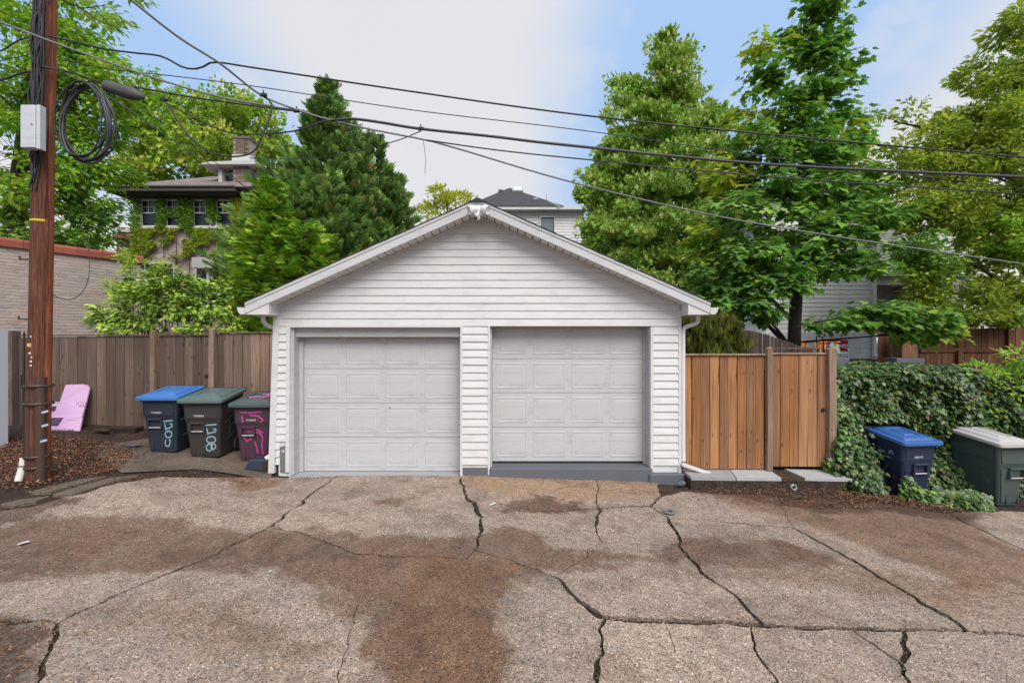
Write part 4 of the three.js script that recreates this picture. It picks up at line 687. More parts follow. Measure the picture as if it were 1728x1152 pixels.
{
  const z = -8.35;
  const fr = (base, draws, ink, w, seed, s) => panelTex(base, 384, 384, (c, W, H) => { spray(c, draws, ink, w); }, seed);
  const ap = (base, s, seed, extra) => panelTex(base, 384, 160, (c, W, H) => { if (extra) extra(c, W, H); serial(c, W, H, s, W * .40, H * .85, 30); }, seed);
  const d1 = [...one(232, 10, 130, 46), ...two(236, 52, 122, 84), ...zero(238, 150, 120, 84), ...five(240, 254, 104, 92)];
  makeBin({ name: 'wheeled_bin', label: 'navy wheeled bin with bright blue lid and pale blue 1205 spray paint', x: -5.89 * 1.015, y: gy(-5.95, z), z, turn: 0.02, w: .62, d: .70, hf: .92, hb: 1.04, body: rgb(.024, .029, .046), lid: rgb(.05, .17, .45), front: fr(navy, d1, cyan, 13, 1), apron: ap(navy, '17 040651', 2), side: panelTex(navy, 384, 512, (c, W, H) => { spray(c, scrawl(W, H), '#3f9fae', 14); c.fillStyle = '#ccc'; c.fillRect(W * .45, H * .12, 40, 18); c.fillRect(W * .42, H * .2, 60, 5); }, 3), sideAt: 1 });
  const d2 = [...one(226, 14, 140, 50), ...two(226, 70, 140, 70), ...zero(222, 168, 144, 78), ...eight(226, 262, 136, 84)];
  makeBin({ name: 'wheeled_bin', label: 'charcoal wheeled bin with grey green lid and pale blue 1208 spray paint', x: -5.215, y: gy(-5.2, z + .03), z: z + .06, turn: 0.02, w: .66, d: .72, hf: .95, hb: 1.07, body: rgb(.038, .034, .031), lid: rgb(.10, .15, .14), front: fr(grey, d2, '#9cc4d4', 14, 4), apron: ap(grey, '17038653', 5), side: panelTex(grey, 384, 512, (c, W, H) => spray(c, scrawl(W, H), '#4f8088', 9), 6), sideAt: 1 });
  const pk = [[[40, 30], [44, 80]], [[60, 20], [170, 20], [250, 40], [300, 70]], [[150, 150], [90, 175], [60, 120], [120, 60], [260, 70], [310, 130], [300, 190]], [[190, 190], [220, 250], [240, 320]], [[300, 210], [320, 330]]];
  makeBin({ name: 'wheeled_bin', label: 'charcoal wheeled bin with pink spray paint against the garage corner', x: -4.37, y: gy(-4.4, z), z: z + .05, turn: 0.02, w: .66, d: .72, hf: .95, hb: 1.07, body: rgb(.06, .032, .05), lid: rgb(.075, .10, .10), lidInk: rgb(.72, .12, .42), lidPrint: [[[-.14, .18], [-.02, .12], [.12, .14], [.16, .1]], [[.0, -.02], [.12, -.06], [.2, .0], [.08, .06]]], front: fr('#4a3240', pk, '#d0439a', 18, 7), apron: panelTex('#45333c', 384, 160, (c, W, H) => { spray(c, [[[60, 26], [180, 34], [290, 20]], [[70, 80], [72, 156]], [[170, 66], [260, 74], [320, 120], [300, 156]]], '#d0439a', 16); serial(c, W, H, '17 036672', W * .45, H * .86, 28); }, 8), side: null });
}
{ // right of the ivy
  const blue = '#1f2b45';
  const emb = (c, W, H) => { c.fillStyle = c.strokeStyle = '#d8dbe0'; c.font = 'bold 44px sans-serif'; c.textAlign = 'center'; c.fillText('D.P.W.', W * .36, H * .19); c.lineWidth = 5; c.beginPath(); c.arc(W * .68, H * .17, 38, 0, 6.3); c.stroke(); for (let k = 0; k < 3; k++) { c.beginPath(); c.arc(W * .68, H * .17, 24, k * 2.1, k * 2.1 + 1.5); c.lineWidth = 10; c.stroke(); } c.fillRect(W * .18, H * .26, W * .6, 7); };
  makeBin({ name: 'wheeled_bin', label: 'navy wheeled bin with blue lid and round white emblem standing in the ivy', x: 6.15, y: -0.26, z: -7.5, turn: 0.10, w: .58, d: .66, hf: .87, hb: .98, body: rgb(.02, .032, .07), lid: rgb(.045, .125, .36), front: panelTex(blue, 384, 384, (c, W, H) => spray(c, [[[10, 60], [60, 50], [110, 90]]], '#6a2c34', 8), 11), apron: panelTex(blue, 384, 160, (c, W, H) => serial(c, W, H, '1602177', W * .45, H * .8, 34), 12), side: panelTex(blue, 512, 640, (c, W, H) => { emb(c, W, H); spray(c, [[[40, 330], [90, 300], [110, 360]], [[200, 390], [240, 340], [280, 400]], [[380, 420], [480, 410], [420, 470], [430, 540]]], '#7c2f33', 16); }, 13), sideAt: -1, recessX: 0.02 });
  makeBin({ name: 'wheeled_bin', label: 'big grey green wheeled bin with a faded pale grey lid by the ivy', x: 7.43, y: gy(7.6, -7.3), z: -7.42, turn: 0.06, w: .52, d: .80, hf: .93, hb: 1.04, tapx: .1, body: rgb(.05, .075, .068), lid: rgb(.46, .44, .43), lidMat: mat(rgb(.46, .44, .43), 0.75, { bumpMap: dirtBump, bumpScale: 0.003 }), front: panelTex('#47544f', 384, 384, () => {}, 14), apron: panelTex('#47544f', 384, 160, () => {}, 15), side: panelTex('#47544f', 512, 640, (c, W, H) => { c.strokeStyle = '#2c3633'; c.lineWidth = 5; c.beginPath(); c.moveTo(W * .62, H * .98); c.lineTo(W * .6, H * .42); c.lineTo(W * .98, H * .5); c.stroke(); c.beginPath(); c.moveTo(0, H * .2); c.lineTo(W * .3, H * .26); c.stroke(); spray(c, [[[W * .8, H * .6], [W * .84, H * .63]], [[W * .83, H * .66], [W * .86, H * .64]]], '#9aa5a0', 5); }, 16), sideAt: -1, recessX: 0.05 });
  makeBin({ name: 'wheeled_bin', label: 'navy wheeled bin with blue lid at the far right edge', x: 8.78, y: gy(8.6, -7.5) - .06, z: -7.75, turn: 0, w: .60, d: .68, hf: .92, hb: 1.02, body: rgb(.02, .032, .07), lid: rgb(.03, .12, .46), front: panelTex(blue, 384, 384, () => {}, 17), apron: panelTex(blue, 384, 160, () => {}, 18), side: null });
}
// ---------------------------------------------------------------- small things on the ground
{
  const pink = (draw, seed, W, H) => panelTex('#d9b0d4', W, H, draw, seed), edge = mat(rgb(.62, .36, .56), 0.7);
  const ink = '#4a3550', B = thing('foam_board', 'pink printed foam board pieces leaning on the weathered fence', 'board', [-8.35, groundY(-8.35, -8.95), -8.95]);
  const d = 8.95, back = [[88, 733], [133, 734], [151, 656], [148, 650], [140, 648], [112, 649], [102, 678], [85, 678]].map(p => at(p[0], p[1], d));
  // boards lean back against the fence: foot forward, head at the fence
  const leanZ = y => -8.86 - 0.36 * clamp((y - 0.3) / 0.95);
  const plate = (pts, dz, n, draw, seed) => {
    const c = pts.map(p => { let q = at(p[0], p[1], d); for (let i = 0; i < 4; i++) q = at(p[0], p[1], -leanZ(q.y) - dz); return q; }), x0 = Math.min(...c.map(p => p.x)), x1 = Math.max(...c.map(p => p.x)), y0 = Math.min(...c.map(p => p.y)), y1 = Math.max(...c.map(p => p.y));
    const g = extrude(c.map(p => [p.x, p.y]).reverse(), 0, 0.025), p = g.attributes.position, uv = g.attributes.uv;
    for (let i = 0; i < p.count; i++) { uv.setXY(i, (p.getX(i) - x0) / (x1 - x0), (p.getY(i) - y0) / (y1 - y0)); p.setZ(i, p.getZ(i) + leanZ(p.getY(i)) + dz); }
    g.clearGroups(); g.computeVertexNormals(); part(B, n, g, mat(0xffffff, 0.65, { map: pink(draw, seed, 512, 512) }));
  };
  plate([[88, 733], [133, 734], [152, 656], [149, 650], [140, 648], [112, 649], [102, 678], [96, 690]], 0, 'board_piece', (c, W, H) => { c.strokeStyle = ink; c.lineWidth = 6; const P = p => { c.beginPath(); p.forEach((q, i) => i ? c.lineTo(q[0] * W, q[1] * H) : c.moveTo(q[0] * W, q[1] * H)); c.stroke(); };
    P([[.62, .36], [.64, .45], [.63, .5], [.7, .56], [.78, .56], [.9, .46], [.96, .44]]); P([[.62, .45], [.74, .44], [.82, .43], [.92, .44], [.97, .44]]); P([[.68, .35], [.69, .43]]); P([[.74, .34], [.75, .43]]); P([[.79, .35], [.86, .42]]); P([[.86, .34], [.94, .42]]); P([[.66, .49], [.8, .48]]); c.fillStyle = ink; c.beginPath(); c.moveTo(W * .78, H * .57); c.lineTo(W * .96, H * .5); c.lineTo(W * .93, H * .585); c.lineTo(W * .76, H * .575); c.fill(); }, 21);
  plate([[82, 703], [139, 704], [144, 688], [102, 678], [85, 677]], 0.03, 'board_piece', (c, W, H) => { c.fillStyle = ink; c.fillRect(W * .07, H * .30, W * .17, H * .32); c.strokeStyle = ink; c.lineWidth = 4; c.beginPath(); c.moveTo(W * .2, H * .06); c.lineTo(W * .24, H * .14); c.lineTo(W * .32, H * .05); c.stroke(); }, 22);
  plate([[84, 734], [134, 734], [140, 705], [84, 703]], 0.055, 'board_piece', (c, W, H) => { c.fillStyle = ink; c.beginPath(); c.moveTo(W * .1, H * .04); c.lineTo(W * .42, H * .04); c.lineTo(W * .34, H * .5); c.lineTo(W * .03, H * .5); c.fill(); c.strokeStyle = '#c79ac4'; c.lineWidth = 6; c.beginPath(); c.moveTo(W * .08, H * .34); c.quadraticCurveTo(W * .2, H * .12, W * .36, H * .1); c.stroke(); c.beginPath(); c.moveTo(W * .06, H * .44); c.quadraticCurveTo(W * .2, H * .3, W * .34, H * .3); c.stroke();
    c.fillStyle = ink; c.font = 'italic bold 74px sans-serif'; c.fillText('FOAMULAR', W * .03, H * .76); c.font = 'italic bold 64px sans-serif'; c.fillText('(250)', W * .02, H * .94); c.font = 'italic 36px sans-serif'; c.fillText('insulation', W * .52, H * .2); }, 23);
}
{
  const zf = -7.9;
  single('splash_block', 'dark blue plastic block lying by the garage corner', 'block', boxUV((() => { const g = rbox(-0.2, 0.17, 0, 0.19, -0.13, 0.13, 0.03); const p = g.attributes.position; for (let i = 0; i < p.count; i++) { if (p.getY(i) > 0.1) p.setX(i, p.getX(i) + 0.08); } g.computeVertexNormals(); g.translate(-4.11, groundY(-4.1, -7.75), -7.72); return g; })()), mat(rgb(.03, .037, .065), 0.5));
  single('wooden_block', 'rusty brown wooden block wedged under the garage corner', 'block', boxUV((() => { const g = rbox(-0.17, 0.2, 0, 0.30, -0.12, 0.12, 0.015); g.rotateY(0.15); g.translate(-3.84, groundY(-3.8, -7.7) - 0.1, -7.72); return g; })()), mat(rgb(.13, .07, .04), 0.9, { map: greyTex }));
  const scrap = (name, px, py, w, l, h, color, label, seed, cat) => { const [x, z] = gp(px, py), R = rng(seed), pts = []; for (let k = 0; k < 9; k++) { const a = k / 9 * 6.283; pts.push([w * Math.cos(a) * (0.7 + 0.6 * R()), l * Math.sin(a) * (0.7 + 0.6 * R())]); } const g = extrude(pts, 0, h, h * 0.3); g.rotateX(-Math.PI / 2); const p = g.attributes.position; for (let i = 0; i < p.count; i++) p.setY(i, p.getY(i) + 0.015 * Math.sin(p.getX(i) * 40) * Math.cos(p.getZ(i) * 30)); g.computeVertexNormals(); g.translate(x, groundY(x, z) + 0.028, z); single(name, label, cat, g, color); };
  const paper = mat(rgb(.72, .71, .69), 0.8);
  scrap('paper_scrap', 38, 921, .055, .035, .008, paper, 'crumpled white paper scrap on the left of the alley', 1, 'litter'); scrap('paper_scrap', 831, 854, .035, .03, .006, paper, 'white paper scrap on the joint before the centre pier', 2, 'litter');
  scrap('paper_scrap', 455, 969, .018, .014, .005, paper, 'tiny white scrap on the brown stain in the alley', 3, 'litter'); scrap('slate_scrap', 226, 753, .13, .08, .012, mat(rgb(.10, .11, .14), .6), 'flat blue grey slate lying by the navy bin', 4, 'slate'); scrap('stone_lump', 172, 727, .14, .07, .05, mat(rgb(.3, .25, .2), .95, { map: dirtTex }), 'pale brown stone at the fence foot by the pink boards', 5, 'stone');
  scrap('stone_lump', 1350, 843, .12, .03, .02, mat(rgb(.34, .29, .22), .95, { map: dirtTex }), 'pale stone chip in the dirt below the ledge', 6, 'stone'); scrap('stone_lump', 1400, 855, .1, .03, .02, mat(rgb(.36, .3, .24), .95, { map: dirtTex }), 'pale stone chip in the dirt before the ivy', 7, 'stone'); scrap('concrete_lump', 1150, 822, .07, .05, .06, slate, 'dark concrete lump at the foot of the garage corner', 8, 'stone');
  const [mx, mz] = gp(1130, 867), M = thing('cleanout_cover', 'small round grey cleanout cover set in the broken slab', 'drain', [mx, groundY(mx, mz), mz]); const mc = new THREE.CylinderGeometry(.075, .08, .012, 24); mc.translate(mx, groundY(mx, mz) + .03, mz); part(M, 'plate', mc, mat(rgb(.16, .155, .15), .6)); const mk = new THREE.CylinderGeometry(.03, .03, .006, 16); mk.translate(mx + .01, groundY(mx, mz) + .037, mz); part(M, 'knob', mk, black);
  const [hx, hz] = gp(1720, 867);
}

// ---------------------------------------------------------------- raised garden behind the ivy wall
const TY = 1.56;
{
  const g = boxUV(merge([box(5.22, 40, -2, TY, -40, -8.15)])); struct('terrace', g, mat(rgb(.13, .11, .08), 0.95, { map: dirtTex }));
}
// ---------------------------------------------------------------- brick outbuilding on the left
{
  const a = at(-2, 397, 10.8), dir = V(0.545, 0, -1).normalize(), len = 2.75, B = thing('brick_building', 'pale tan brick building with a red tiled coping behind the fence', 'building', [a.x, 0, a.z]), top = a.y - 0.22, R = rng(81);
  const turn = Math.atan2(-dir.z, dir.x), at2 = (t, y, off = 0) => V(a.x + dir.x * t - dir.z * off, y, a.z + dir.z * t + dir.x * off);
  const core = box(0, len, 0, top, -0.22, -0.004); core.rotateY(turn); core.translate(a.x, 0, a.z); part(B, 'wall', boxUV(core), mat(rgb(.50, .46, .41), 0.95, { bumpMap: dirtBump, bumpScale: 0.004 }));
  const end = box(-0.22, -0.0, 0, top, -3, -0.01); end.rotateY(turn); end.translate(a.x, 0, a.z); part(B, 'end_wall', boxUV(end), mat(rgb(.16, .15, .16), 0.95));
  const bl = 0.203, bh = 0.062, py = 0.0755, bm = [[.47, .375, .325], [.43, .345, .30], [.50, .405, .35], [.39, .32, .285], [.52, .34, .235], [.45, .38, .34]].map(c => mat(rgb(...c), 0.9, { bumpMap: dirtBump, bumpScale: 0.003 }));
  const bg = boxUV(rbox(-bl / 2, bl / 2, -bh / 2, bh / 2, -0.03, 0.0045, 0.003, 1)), hg = boxUV(rbox(-bl / 4, bl / 4, -bh / 2, bh / 2, -0.03, 0.0045, 0.003, 1));
  let k = 0;
  for (let y = top - py / 2; y > 2.12; y -= py, k++) for (let t = 0.004, first = k % 2; t < len - 0.06; first = 0) {
    const w = first ? bl / 2 : bl, p = at2(t + w / 2, y, 0), pick = R() < 0.04 ? 4 : [0, 1, 2, 3, 5][Math.floor(R() * 5)]; const m = place(B, 'brick', first ? hg : bg, bm[pick], p.x, p.y, p.z, turn); m.translateZ((R() - 0.5) * 0.004); t += w + 0.014;
  }
  const cm = [[.30, .075, .05], [.26, .06, .042], [.34, .09, .06]].map(c => mat(rgb(...c), 0.6)), cw = 0.5;
  for (let t = -0.12, i = 0; t < len; t += cw, i++) { const w = Math.min(cw, len + 0.06 - t) - 0.006, g = new THREE.Shape(); const c = extrude([[-0.28, top - 0.02], [0.07, top - 0.02], [0.07, top + 0.13], [0.03, top + 0.19], [-0.24, top + 0.21], [-0.28, top + 0.16]], 0, w, 0.006); c.rotateY(-Math.PI / 2); c.translate(w, 0, 0); const q = c; q.computeBoundingBox(); const bb = q.boundingBox; q.translate(t - bb.min.x, 0, 0); const p = q.attributes.position; for (let n = 0; n < p.count; n++) p.setZ(n, p.getZ(n)); q.rotateY(turn); q.translate(a.x, 0, a.z); part(B, 'coping_tile', boxUV(q), cm[i % 3]); }
}
{ // sliver of pale painted wall at the left edge
  const a = at(-80, 560, 7.6), b = at(-14, 560, 7.6), W = thing('painted_wall', 'pale blue grey painted brick wall at the far left edge', 'wall', [a.x, 0, a.z]), m = mat(rgb(.56, .60, .62), 0.7);
  part(W, 'wall', boxUV(box(a.x, b.x - .01, 0, at(0, 556, 7.6).y, a.z - .25, a.z - 0.01)), m);
  const bg = boxUV(rbox(-0.1, 0.1, -0.03, 0.03, -.02, .006, .004, 1)); for (let y = 0.4; y < 2.3; y += 0.072) place(W, 'brick', bg, m, b.x - 0.11, y, a.z - 0.008);
}
// ---------------------------------------------------------------- house helpers
function sash(H, x0, x1, y0, y1, z, { frame = trimWhite, cols = 3, rows = 2, split = 0.5, sill = true, name = 'window' } = {}) {
  const W = part(H, name, box(x0, x1, y0, y1, z - 0.1, z - 0.06), darkGlass), ym = lerp(y0, y1, split), t = 0.05;
  part(W, 'frame', boxUV(merge([box(x0 - t, x0, y0, y1, z - 0.06, z + 0.03), box(x1, x1 + t, y0, y1, z - 0.06, z + 0.03), box(x0 - t, x1 + t, y1, y1 + t, z - 0.06, z + 0.03), box(x0, x1, ym - 0.025, ym + 0.025, z - 0.058, z + 0.01)])), frame);
  for (let c = 1; c < cols; c++) { const x = lerp(x0, x1, c / cols); part(W, 'muntin', box(x - 0.014, x + 0.014, ym + 0.025, y1, z - 0.059, z - 0.03), frame); }
  for (let r = 1; r < rows; r++) { const y = lerp(ym, y1, r / rows); part(W, 'muntin', box(x0, x1, y - 0.014, y + 0.014, z - 0.0585, z - 0.031), frame); }
  if (sill) part(W, 'sill', box(x0 - 0.1, x1 + 0.1, y0 - 0.07, y0, z - 0.06, z + 0.1), frame);
  return W;
}
function hipRoof(x0, x1, z0, z1, y, h, ridge) {      // z1 is the front; ridge runs along x by half-length ridge
  const cx = (x0 + x1) / 2, cz = (z0 + z1) / 2; return boxUV(mesh3([[x0, y, z1], [x1, y, z1], [x1, y, z0], [x0, y, z0], [cx - ridge, y + h, cz], [cx + ridge, y + h, cz], [x0, y - .04, z1], [x1, y - .04, z1], [x1, y - .04, z0], [x0, y - .04, z0]], [[0, 1, 5, 4], [1, 2, 5], [2, 3, 4, 5], [3, 0, 4], [6, 7, 1, 0], [7, 8, 2, 1], [9, 6, 0, 3], [9, 8, 7, 6]]));
}
const houseLeft = { z: -24, X: px => (px - 864) / 800 * 24, Y: py => EYE - (py - 576) / 800 * 24 };
{
  const { z, X, Y } = houseLeft, H = thing('ivy_house', 'old stone house covered in ivy with four sash windows and brick chimney', 'house', [X(320), 0.2, z]);
  const st = tex(512, 512, (u, v, i, j) => { const n = fbm(u * 16, v * 16, 171, 5, 16, 16), r = vnoise(u * 6, v * 14, 172, 6, 14), jn = Math.abs(((v * 9 + 0.15 * n) % 1) - 0.5) > 0.46 ? 0.12 : 0; const t = 0.80 + 0.28 * (n - 0.5) + 0.16 * (r - 0.5) - jn; return [t, t * 0.94, t * 0.9]; }, { w: 2.4, h: 2.4 });
  const wall = mat(rgb(.74, .69, .68), 0.95, { map: st });
  const x0 = X(226), x1 = X(420);
  part(H, 'wall', boxUV(merge([box(x0, x1, 0, Y(384), z - 7, z - 0.12), box(x0, x1, Y(336), Y(326), z - 7, z - 0.12)])), wall);
  const wins = [[239, 268], [281, 307], [327, 354], [366, 393]];
  let px = 226; for (const [a, b] of [...wins, [420, 420]]) { if (a > px) part(H, 'pier', boxUV(box(X(px), X(a) - 0.02, Y(384), Y(336), z - 0.4, z - 0.1)), px > 300 && px < 340 ? trimWhite : wall); px = b; }
  part(H, 'interior', box(x0 + .1, x1 - .1, Y(384), Y(336), z - 3, z - 0.5), black);
  for (const [a, b] of wins) sash(H, X(a), X(b), Y(381), Y(339), z, { split: 0.52 });
  part(H, 'belt_course', boxUV(box(x0 - .05, x1 + .05, Y(386), Y(382.5), z - .1, z + .12)), mat(rgb(.55, .53, .5), 0.8));
  sash(H, X(331), X(357), Y(480), Y(446), z, { split: 0.3, rows: 1 }); sash(H, X(245), X(292), Y(490), Y(445), z, { split: 0.3, rows: 1 });
  part(H, 'porch_roof', boxUV(extrude([[X(350), Y(458)], [X(404), Y(458)], [X(404), Y(455)], [X(372), Y(441)], [X(350), Y(441)]], z, z + 1.2)), mat(rgb(.55, .52, .52), 0.8)); part(H, 'door', box(X(374), X(398), Y(540), Y(459), z - .1, z + .02), mat(rgb(.1, .12, .11), 0.6)); part(H, 'porch_post', box(X(370), X(373), Y(560), Y(458), z + .9, z + 1.02), trimWhite);
  // eaves, hip roof, dormer, chimney
  const em = mat(rgb(.085, .075, .068), 0.8), rt = mat(rgb(.36, .34, .35), 0.95, { map: st }), e0 = X(200), e1 = X(412);
  part(H, 'eave', boxUV(box(e0, e1, Y(331), Y(323), z - 7.5, z + 0.9)), em); part(H, 'soffit', boxUV(box(e0 + .2, e1 - .2, Y(333), Y(331.1), z - 7, z + 0.6)), em);
  part(H, 'gutter', cyl(V(e0, Y(323.5), z + .93), V(e1, Y(323.5), z + .93), .07, .07, 8), mat(rgb(.16, .15, .14), 0.6));
  const roof = part(H, 'roof', hipRoof(e0, X(470), z - 8, z + 0.85, Y(322.8), 2.0, 1.6), rt);
  const X2 = px => (px - 864) / 800 * 25.2, Y2 = py => EYE - (py - 576) / 800 * 25.2; part(roof, 'dormer', boxUV(merge([box(X2(374), X2(380), Y2(324), Y2(290), z - 3, z - .9), box(X2(374), X2(448), Y2(324), Y2(290), z - 3, z - 1.3)])), mat(rgb(.5, .49, .47), .8)); part(roof, 'dormer_window', box(X2(381), X2(403), Y2(322), Y2(296), z - 1.35, z - 1.2), darkGlass); part(roof, 'dormer_window', box(X2(427), X2(440), Y2(320), Y2(296), z - 1.35, z - 1.2), mat(rgb(.3, .32, .35), .3));
  part(roof, 'dormer_roof', boxUV(extrude([[X2(350), Y2(285)], [X2(452), Y2(285)], [X2(438), Y2(278)], [X2(366), Y2(281)]], z - 3.4, z - .5)), mat(rgb(.55, .54, .54), .8));
  const cx0 = X2(400), cx1 = X2(427), cz = z - .8, bricks = [[.22, .15, .115], [.27, .19, .145], [.18, .125, .1]].map(c => mat(rgb(...c), .9)), ch = part(H, 'chimney', boxUV(box(cx0 + .02, cx1 - .02, Y2(330), Y2(238), cz - .7, cz - .01)), mat(rgb(.35, .32, .28), .95)), R = rng(83), bg = boxUV(box(-.125, .125, -.05, .05, -.02, .012));
  for (let y = Y2(328), k = 0; y < Y2(238); y += .125, k++) for (let t = k % 2 ? .13 : .0; t < cx1 - cx0 - .02; t += .265) { const xx = clamp(cx0 + t + .125, cx0 + .125, cx1 - .125); place(ch, 'brick', bg, bricks[Math.floor(R() * 3)], xx, y, cz); }
  part(ch, 'chimney_cap', boxUV(box(cx0 - .06, cx1 + .06, Y2(239), Y2(236), cz - .76, cz + .05)), bricks[2]); part(ch, 'flashing', boxUV(box(cx0 - .03, cx1 + .06, Y2(277), Y2(266), cz - .74, cz + .035)), mat(rgb(.6, .58, .56), .7));
  // right-hand eave end, peeling white
  part(H, 'eave_end', boxUV(extrude([[X(408), Y(321)], [X(445), Y(333)], [X(445), Y(336)], [X(410), Y(329)]], z - 6, z + .3)), mat(rgb(.62, .6, .58), .8));
  part(H, 'side_wing', boxUV(box(X(420) + .01, X(447), 0, Y(334), z - 6, z - .6)), mat(rgb(.5, .51, .53), .8));
}
{ // red brick house beyond
  const z = -36, X = px => (px - 864) / 800 * 36, Y = py => EYE - (py - 576) / 800 * 36, H = thing('red_house', 'distant red brick house glimpsed between the left trees', 'house', [X(215), 0, z]);
  part(H, 'wall', boxUV(box(X(196), X(238), 0, Y(392), z - 5, z)), mat(rgb(.17, .075, .065), .9)); part(H, 'parapet', boxUV(box(X(194), X(240), Y(392), Y(384), z - 5.1, z + .1)), mat(rgb(.62, .61, .6), .8)); part(H, 'roof', boxUV(box(X(200), X(236), Y(404), Y(398), z, z + .5)), mat(rgb(.24, .06, .05), .8)); part(H, 'window', box(X(206), X(222), Y(426), Y(408), z + .01, z + .03), darkGlass);
}
{ // white house behind the garage
  const z = -27, X = px => (px - 864) / 800 * 27, Y = py => EYE - (py - 576) / 800 * 27, H = thing('white_house', 'white sided house with a dark hip roof and skylight behind the garage', 'house', [X(890), 0, z]), wm = mat(rgb(.80, .80, .81), .55, { map: grime });
  part(H, 'wall', boxUV(box(X(795), X(985), 0, Y(354), z - 8, z - .03)), wm);
  const pl = (() => { const w = X(985) - X(795), h = .165; return boxUV(mesh3([[0, 0, .03], [w, 0, .03], [w, h, .004], [0, h, .004], [0, 0, 0], [w, 0, 0]], [[0, 1, 2, 3], [4, 5, 1, 0]])); })();
  for (let y = Y(450); y < Y(356); y += .165) place(H, 'siding_plank', pl, wm, X(795), y, z - .03);
  const W = sash(H, X(913), X(935), Y(396), Y(367), z + .06, { cols: 1, rows: 1, split: .02, sill: false, frame: trimWhite }); part(W, 'blind', box(X(914), X(934), Y(396), Y(368), z - .0, z + .006), mat(rgb(.16, .2, .22), .4));
  part(H, 'eave', boxUV(box(X(785), X(988), Y(357), Y(352), z - 8.4, z + .5)), trimWhite); part(H, 'corner_post', boxUV(box(X(984), X(987), 0, Y(357), z - .2, z + .03)), trimWhite);
  const rm = mat(rgb(.075, .075, .082), .95, { bumpMap: dirtBump, bumpScale: .03 });
  const roof = part(H, 'roof', boxUV(mesh3([[X(788), Y(352), z + .55], [X(950), Y(352), z + .55], [X(905), Y(352), z - 6], [X(788), Y(352), z - 8], [X(859), Y(301) + .25, z - 2.4], [X(862), Y(301) + .25, z - 3.0]], [[0, 1, 4], [1, 2, 5, 4], [0, 4, 5, 3], [3, 5, 2]])), rm);
  part(H, 'rear_roof', boxUV(mesh3([[X(880), Y(350), z - 1], [X(985), Y(350), z - 1], [X(905), Y(322), z - 3.5], [X(945), Y(322), z - 3.5], [X(985), Y(350), z - 7]], [[0, 1, 3, 2], [1, 4, 3]])), rm);
  part(H, 'rear_eave', boxUV(box(X(940), X(988), Y(352), Y(346), z - 3, z - .2)), mat(rgb(.4, .4, .42), .7));
  const onRoof = (px, py) => { const A = V(X(788), Y(352), z + .55), B = V(X(950), Y(352), z + .55), C = V(X(859), Y(301) + .25, z - 2.4), n = B.clone().sub(A).cross(C.clone().sub(A)).normalize(), d = at(px, py, 1).sub(V(0, EYE, 0)), t = A.clone().sub(V(0, EYE, 0)).dot(n) / d.dot(n); return [V(0, EYE, 0).addScaledVector(d, t), n]; };
  const boxOn = (px, py, w, h, t, name, m, top) => { const [p, n] = onRoof(px, py), q = new THREE.Quaternion().setFromUnitVectors(V(0, 0, 1), n), g = rbox(-w / 2, w / 2, -h / 2, h / 2, -.02, t, .02); g.applyQuaternion(q); g.translate(p.x, p.y, p.z); const o = part(roof, name, g, m); if (top) { const k = box(-w / 2 + .06, w / 2 - .06, -h / 2 + .06, h / 2 - .06, t + .004, t + .02); k.applyQuaternion(q); k.translate(p.x, p.y, p.z); part(roof, 'skylight_glass', k, top); } };
  boxOn(873.5, 322, .66, .8, .14, 'skylight', mat(rgb(.35, .37, .36), .5), mat(rgb(.62, .68, .64), .25)); boxOn(845, 324, .28, .2, .16, 'roof_vent', mat(rgb(.2, .2, .21), .7)); boxOn(904, 339, .26, .2, .16, 'roof_vent', mat(rgb(.3, .3, .31), .7));
  const [pp] = onRoof(923, 337); part(roof, 'vent_pipe', cyl(pp, pp.clone().add(V(0, .35, 0)), .05), mat(rgb(.65, .65, .65), .6));
  const [qa] = onRoof(923, 338), [qb] = onRoof(947, 350); part(roof, 'valley', cyl(qa, qb, .04, .04, 6), mat(rgb(.4, .4, .42), .6));
}
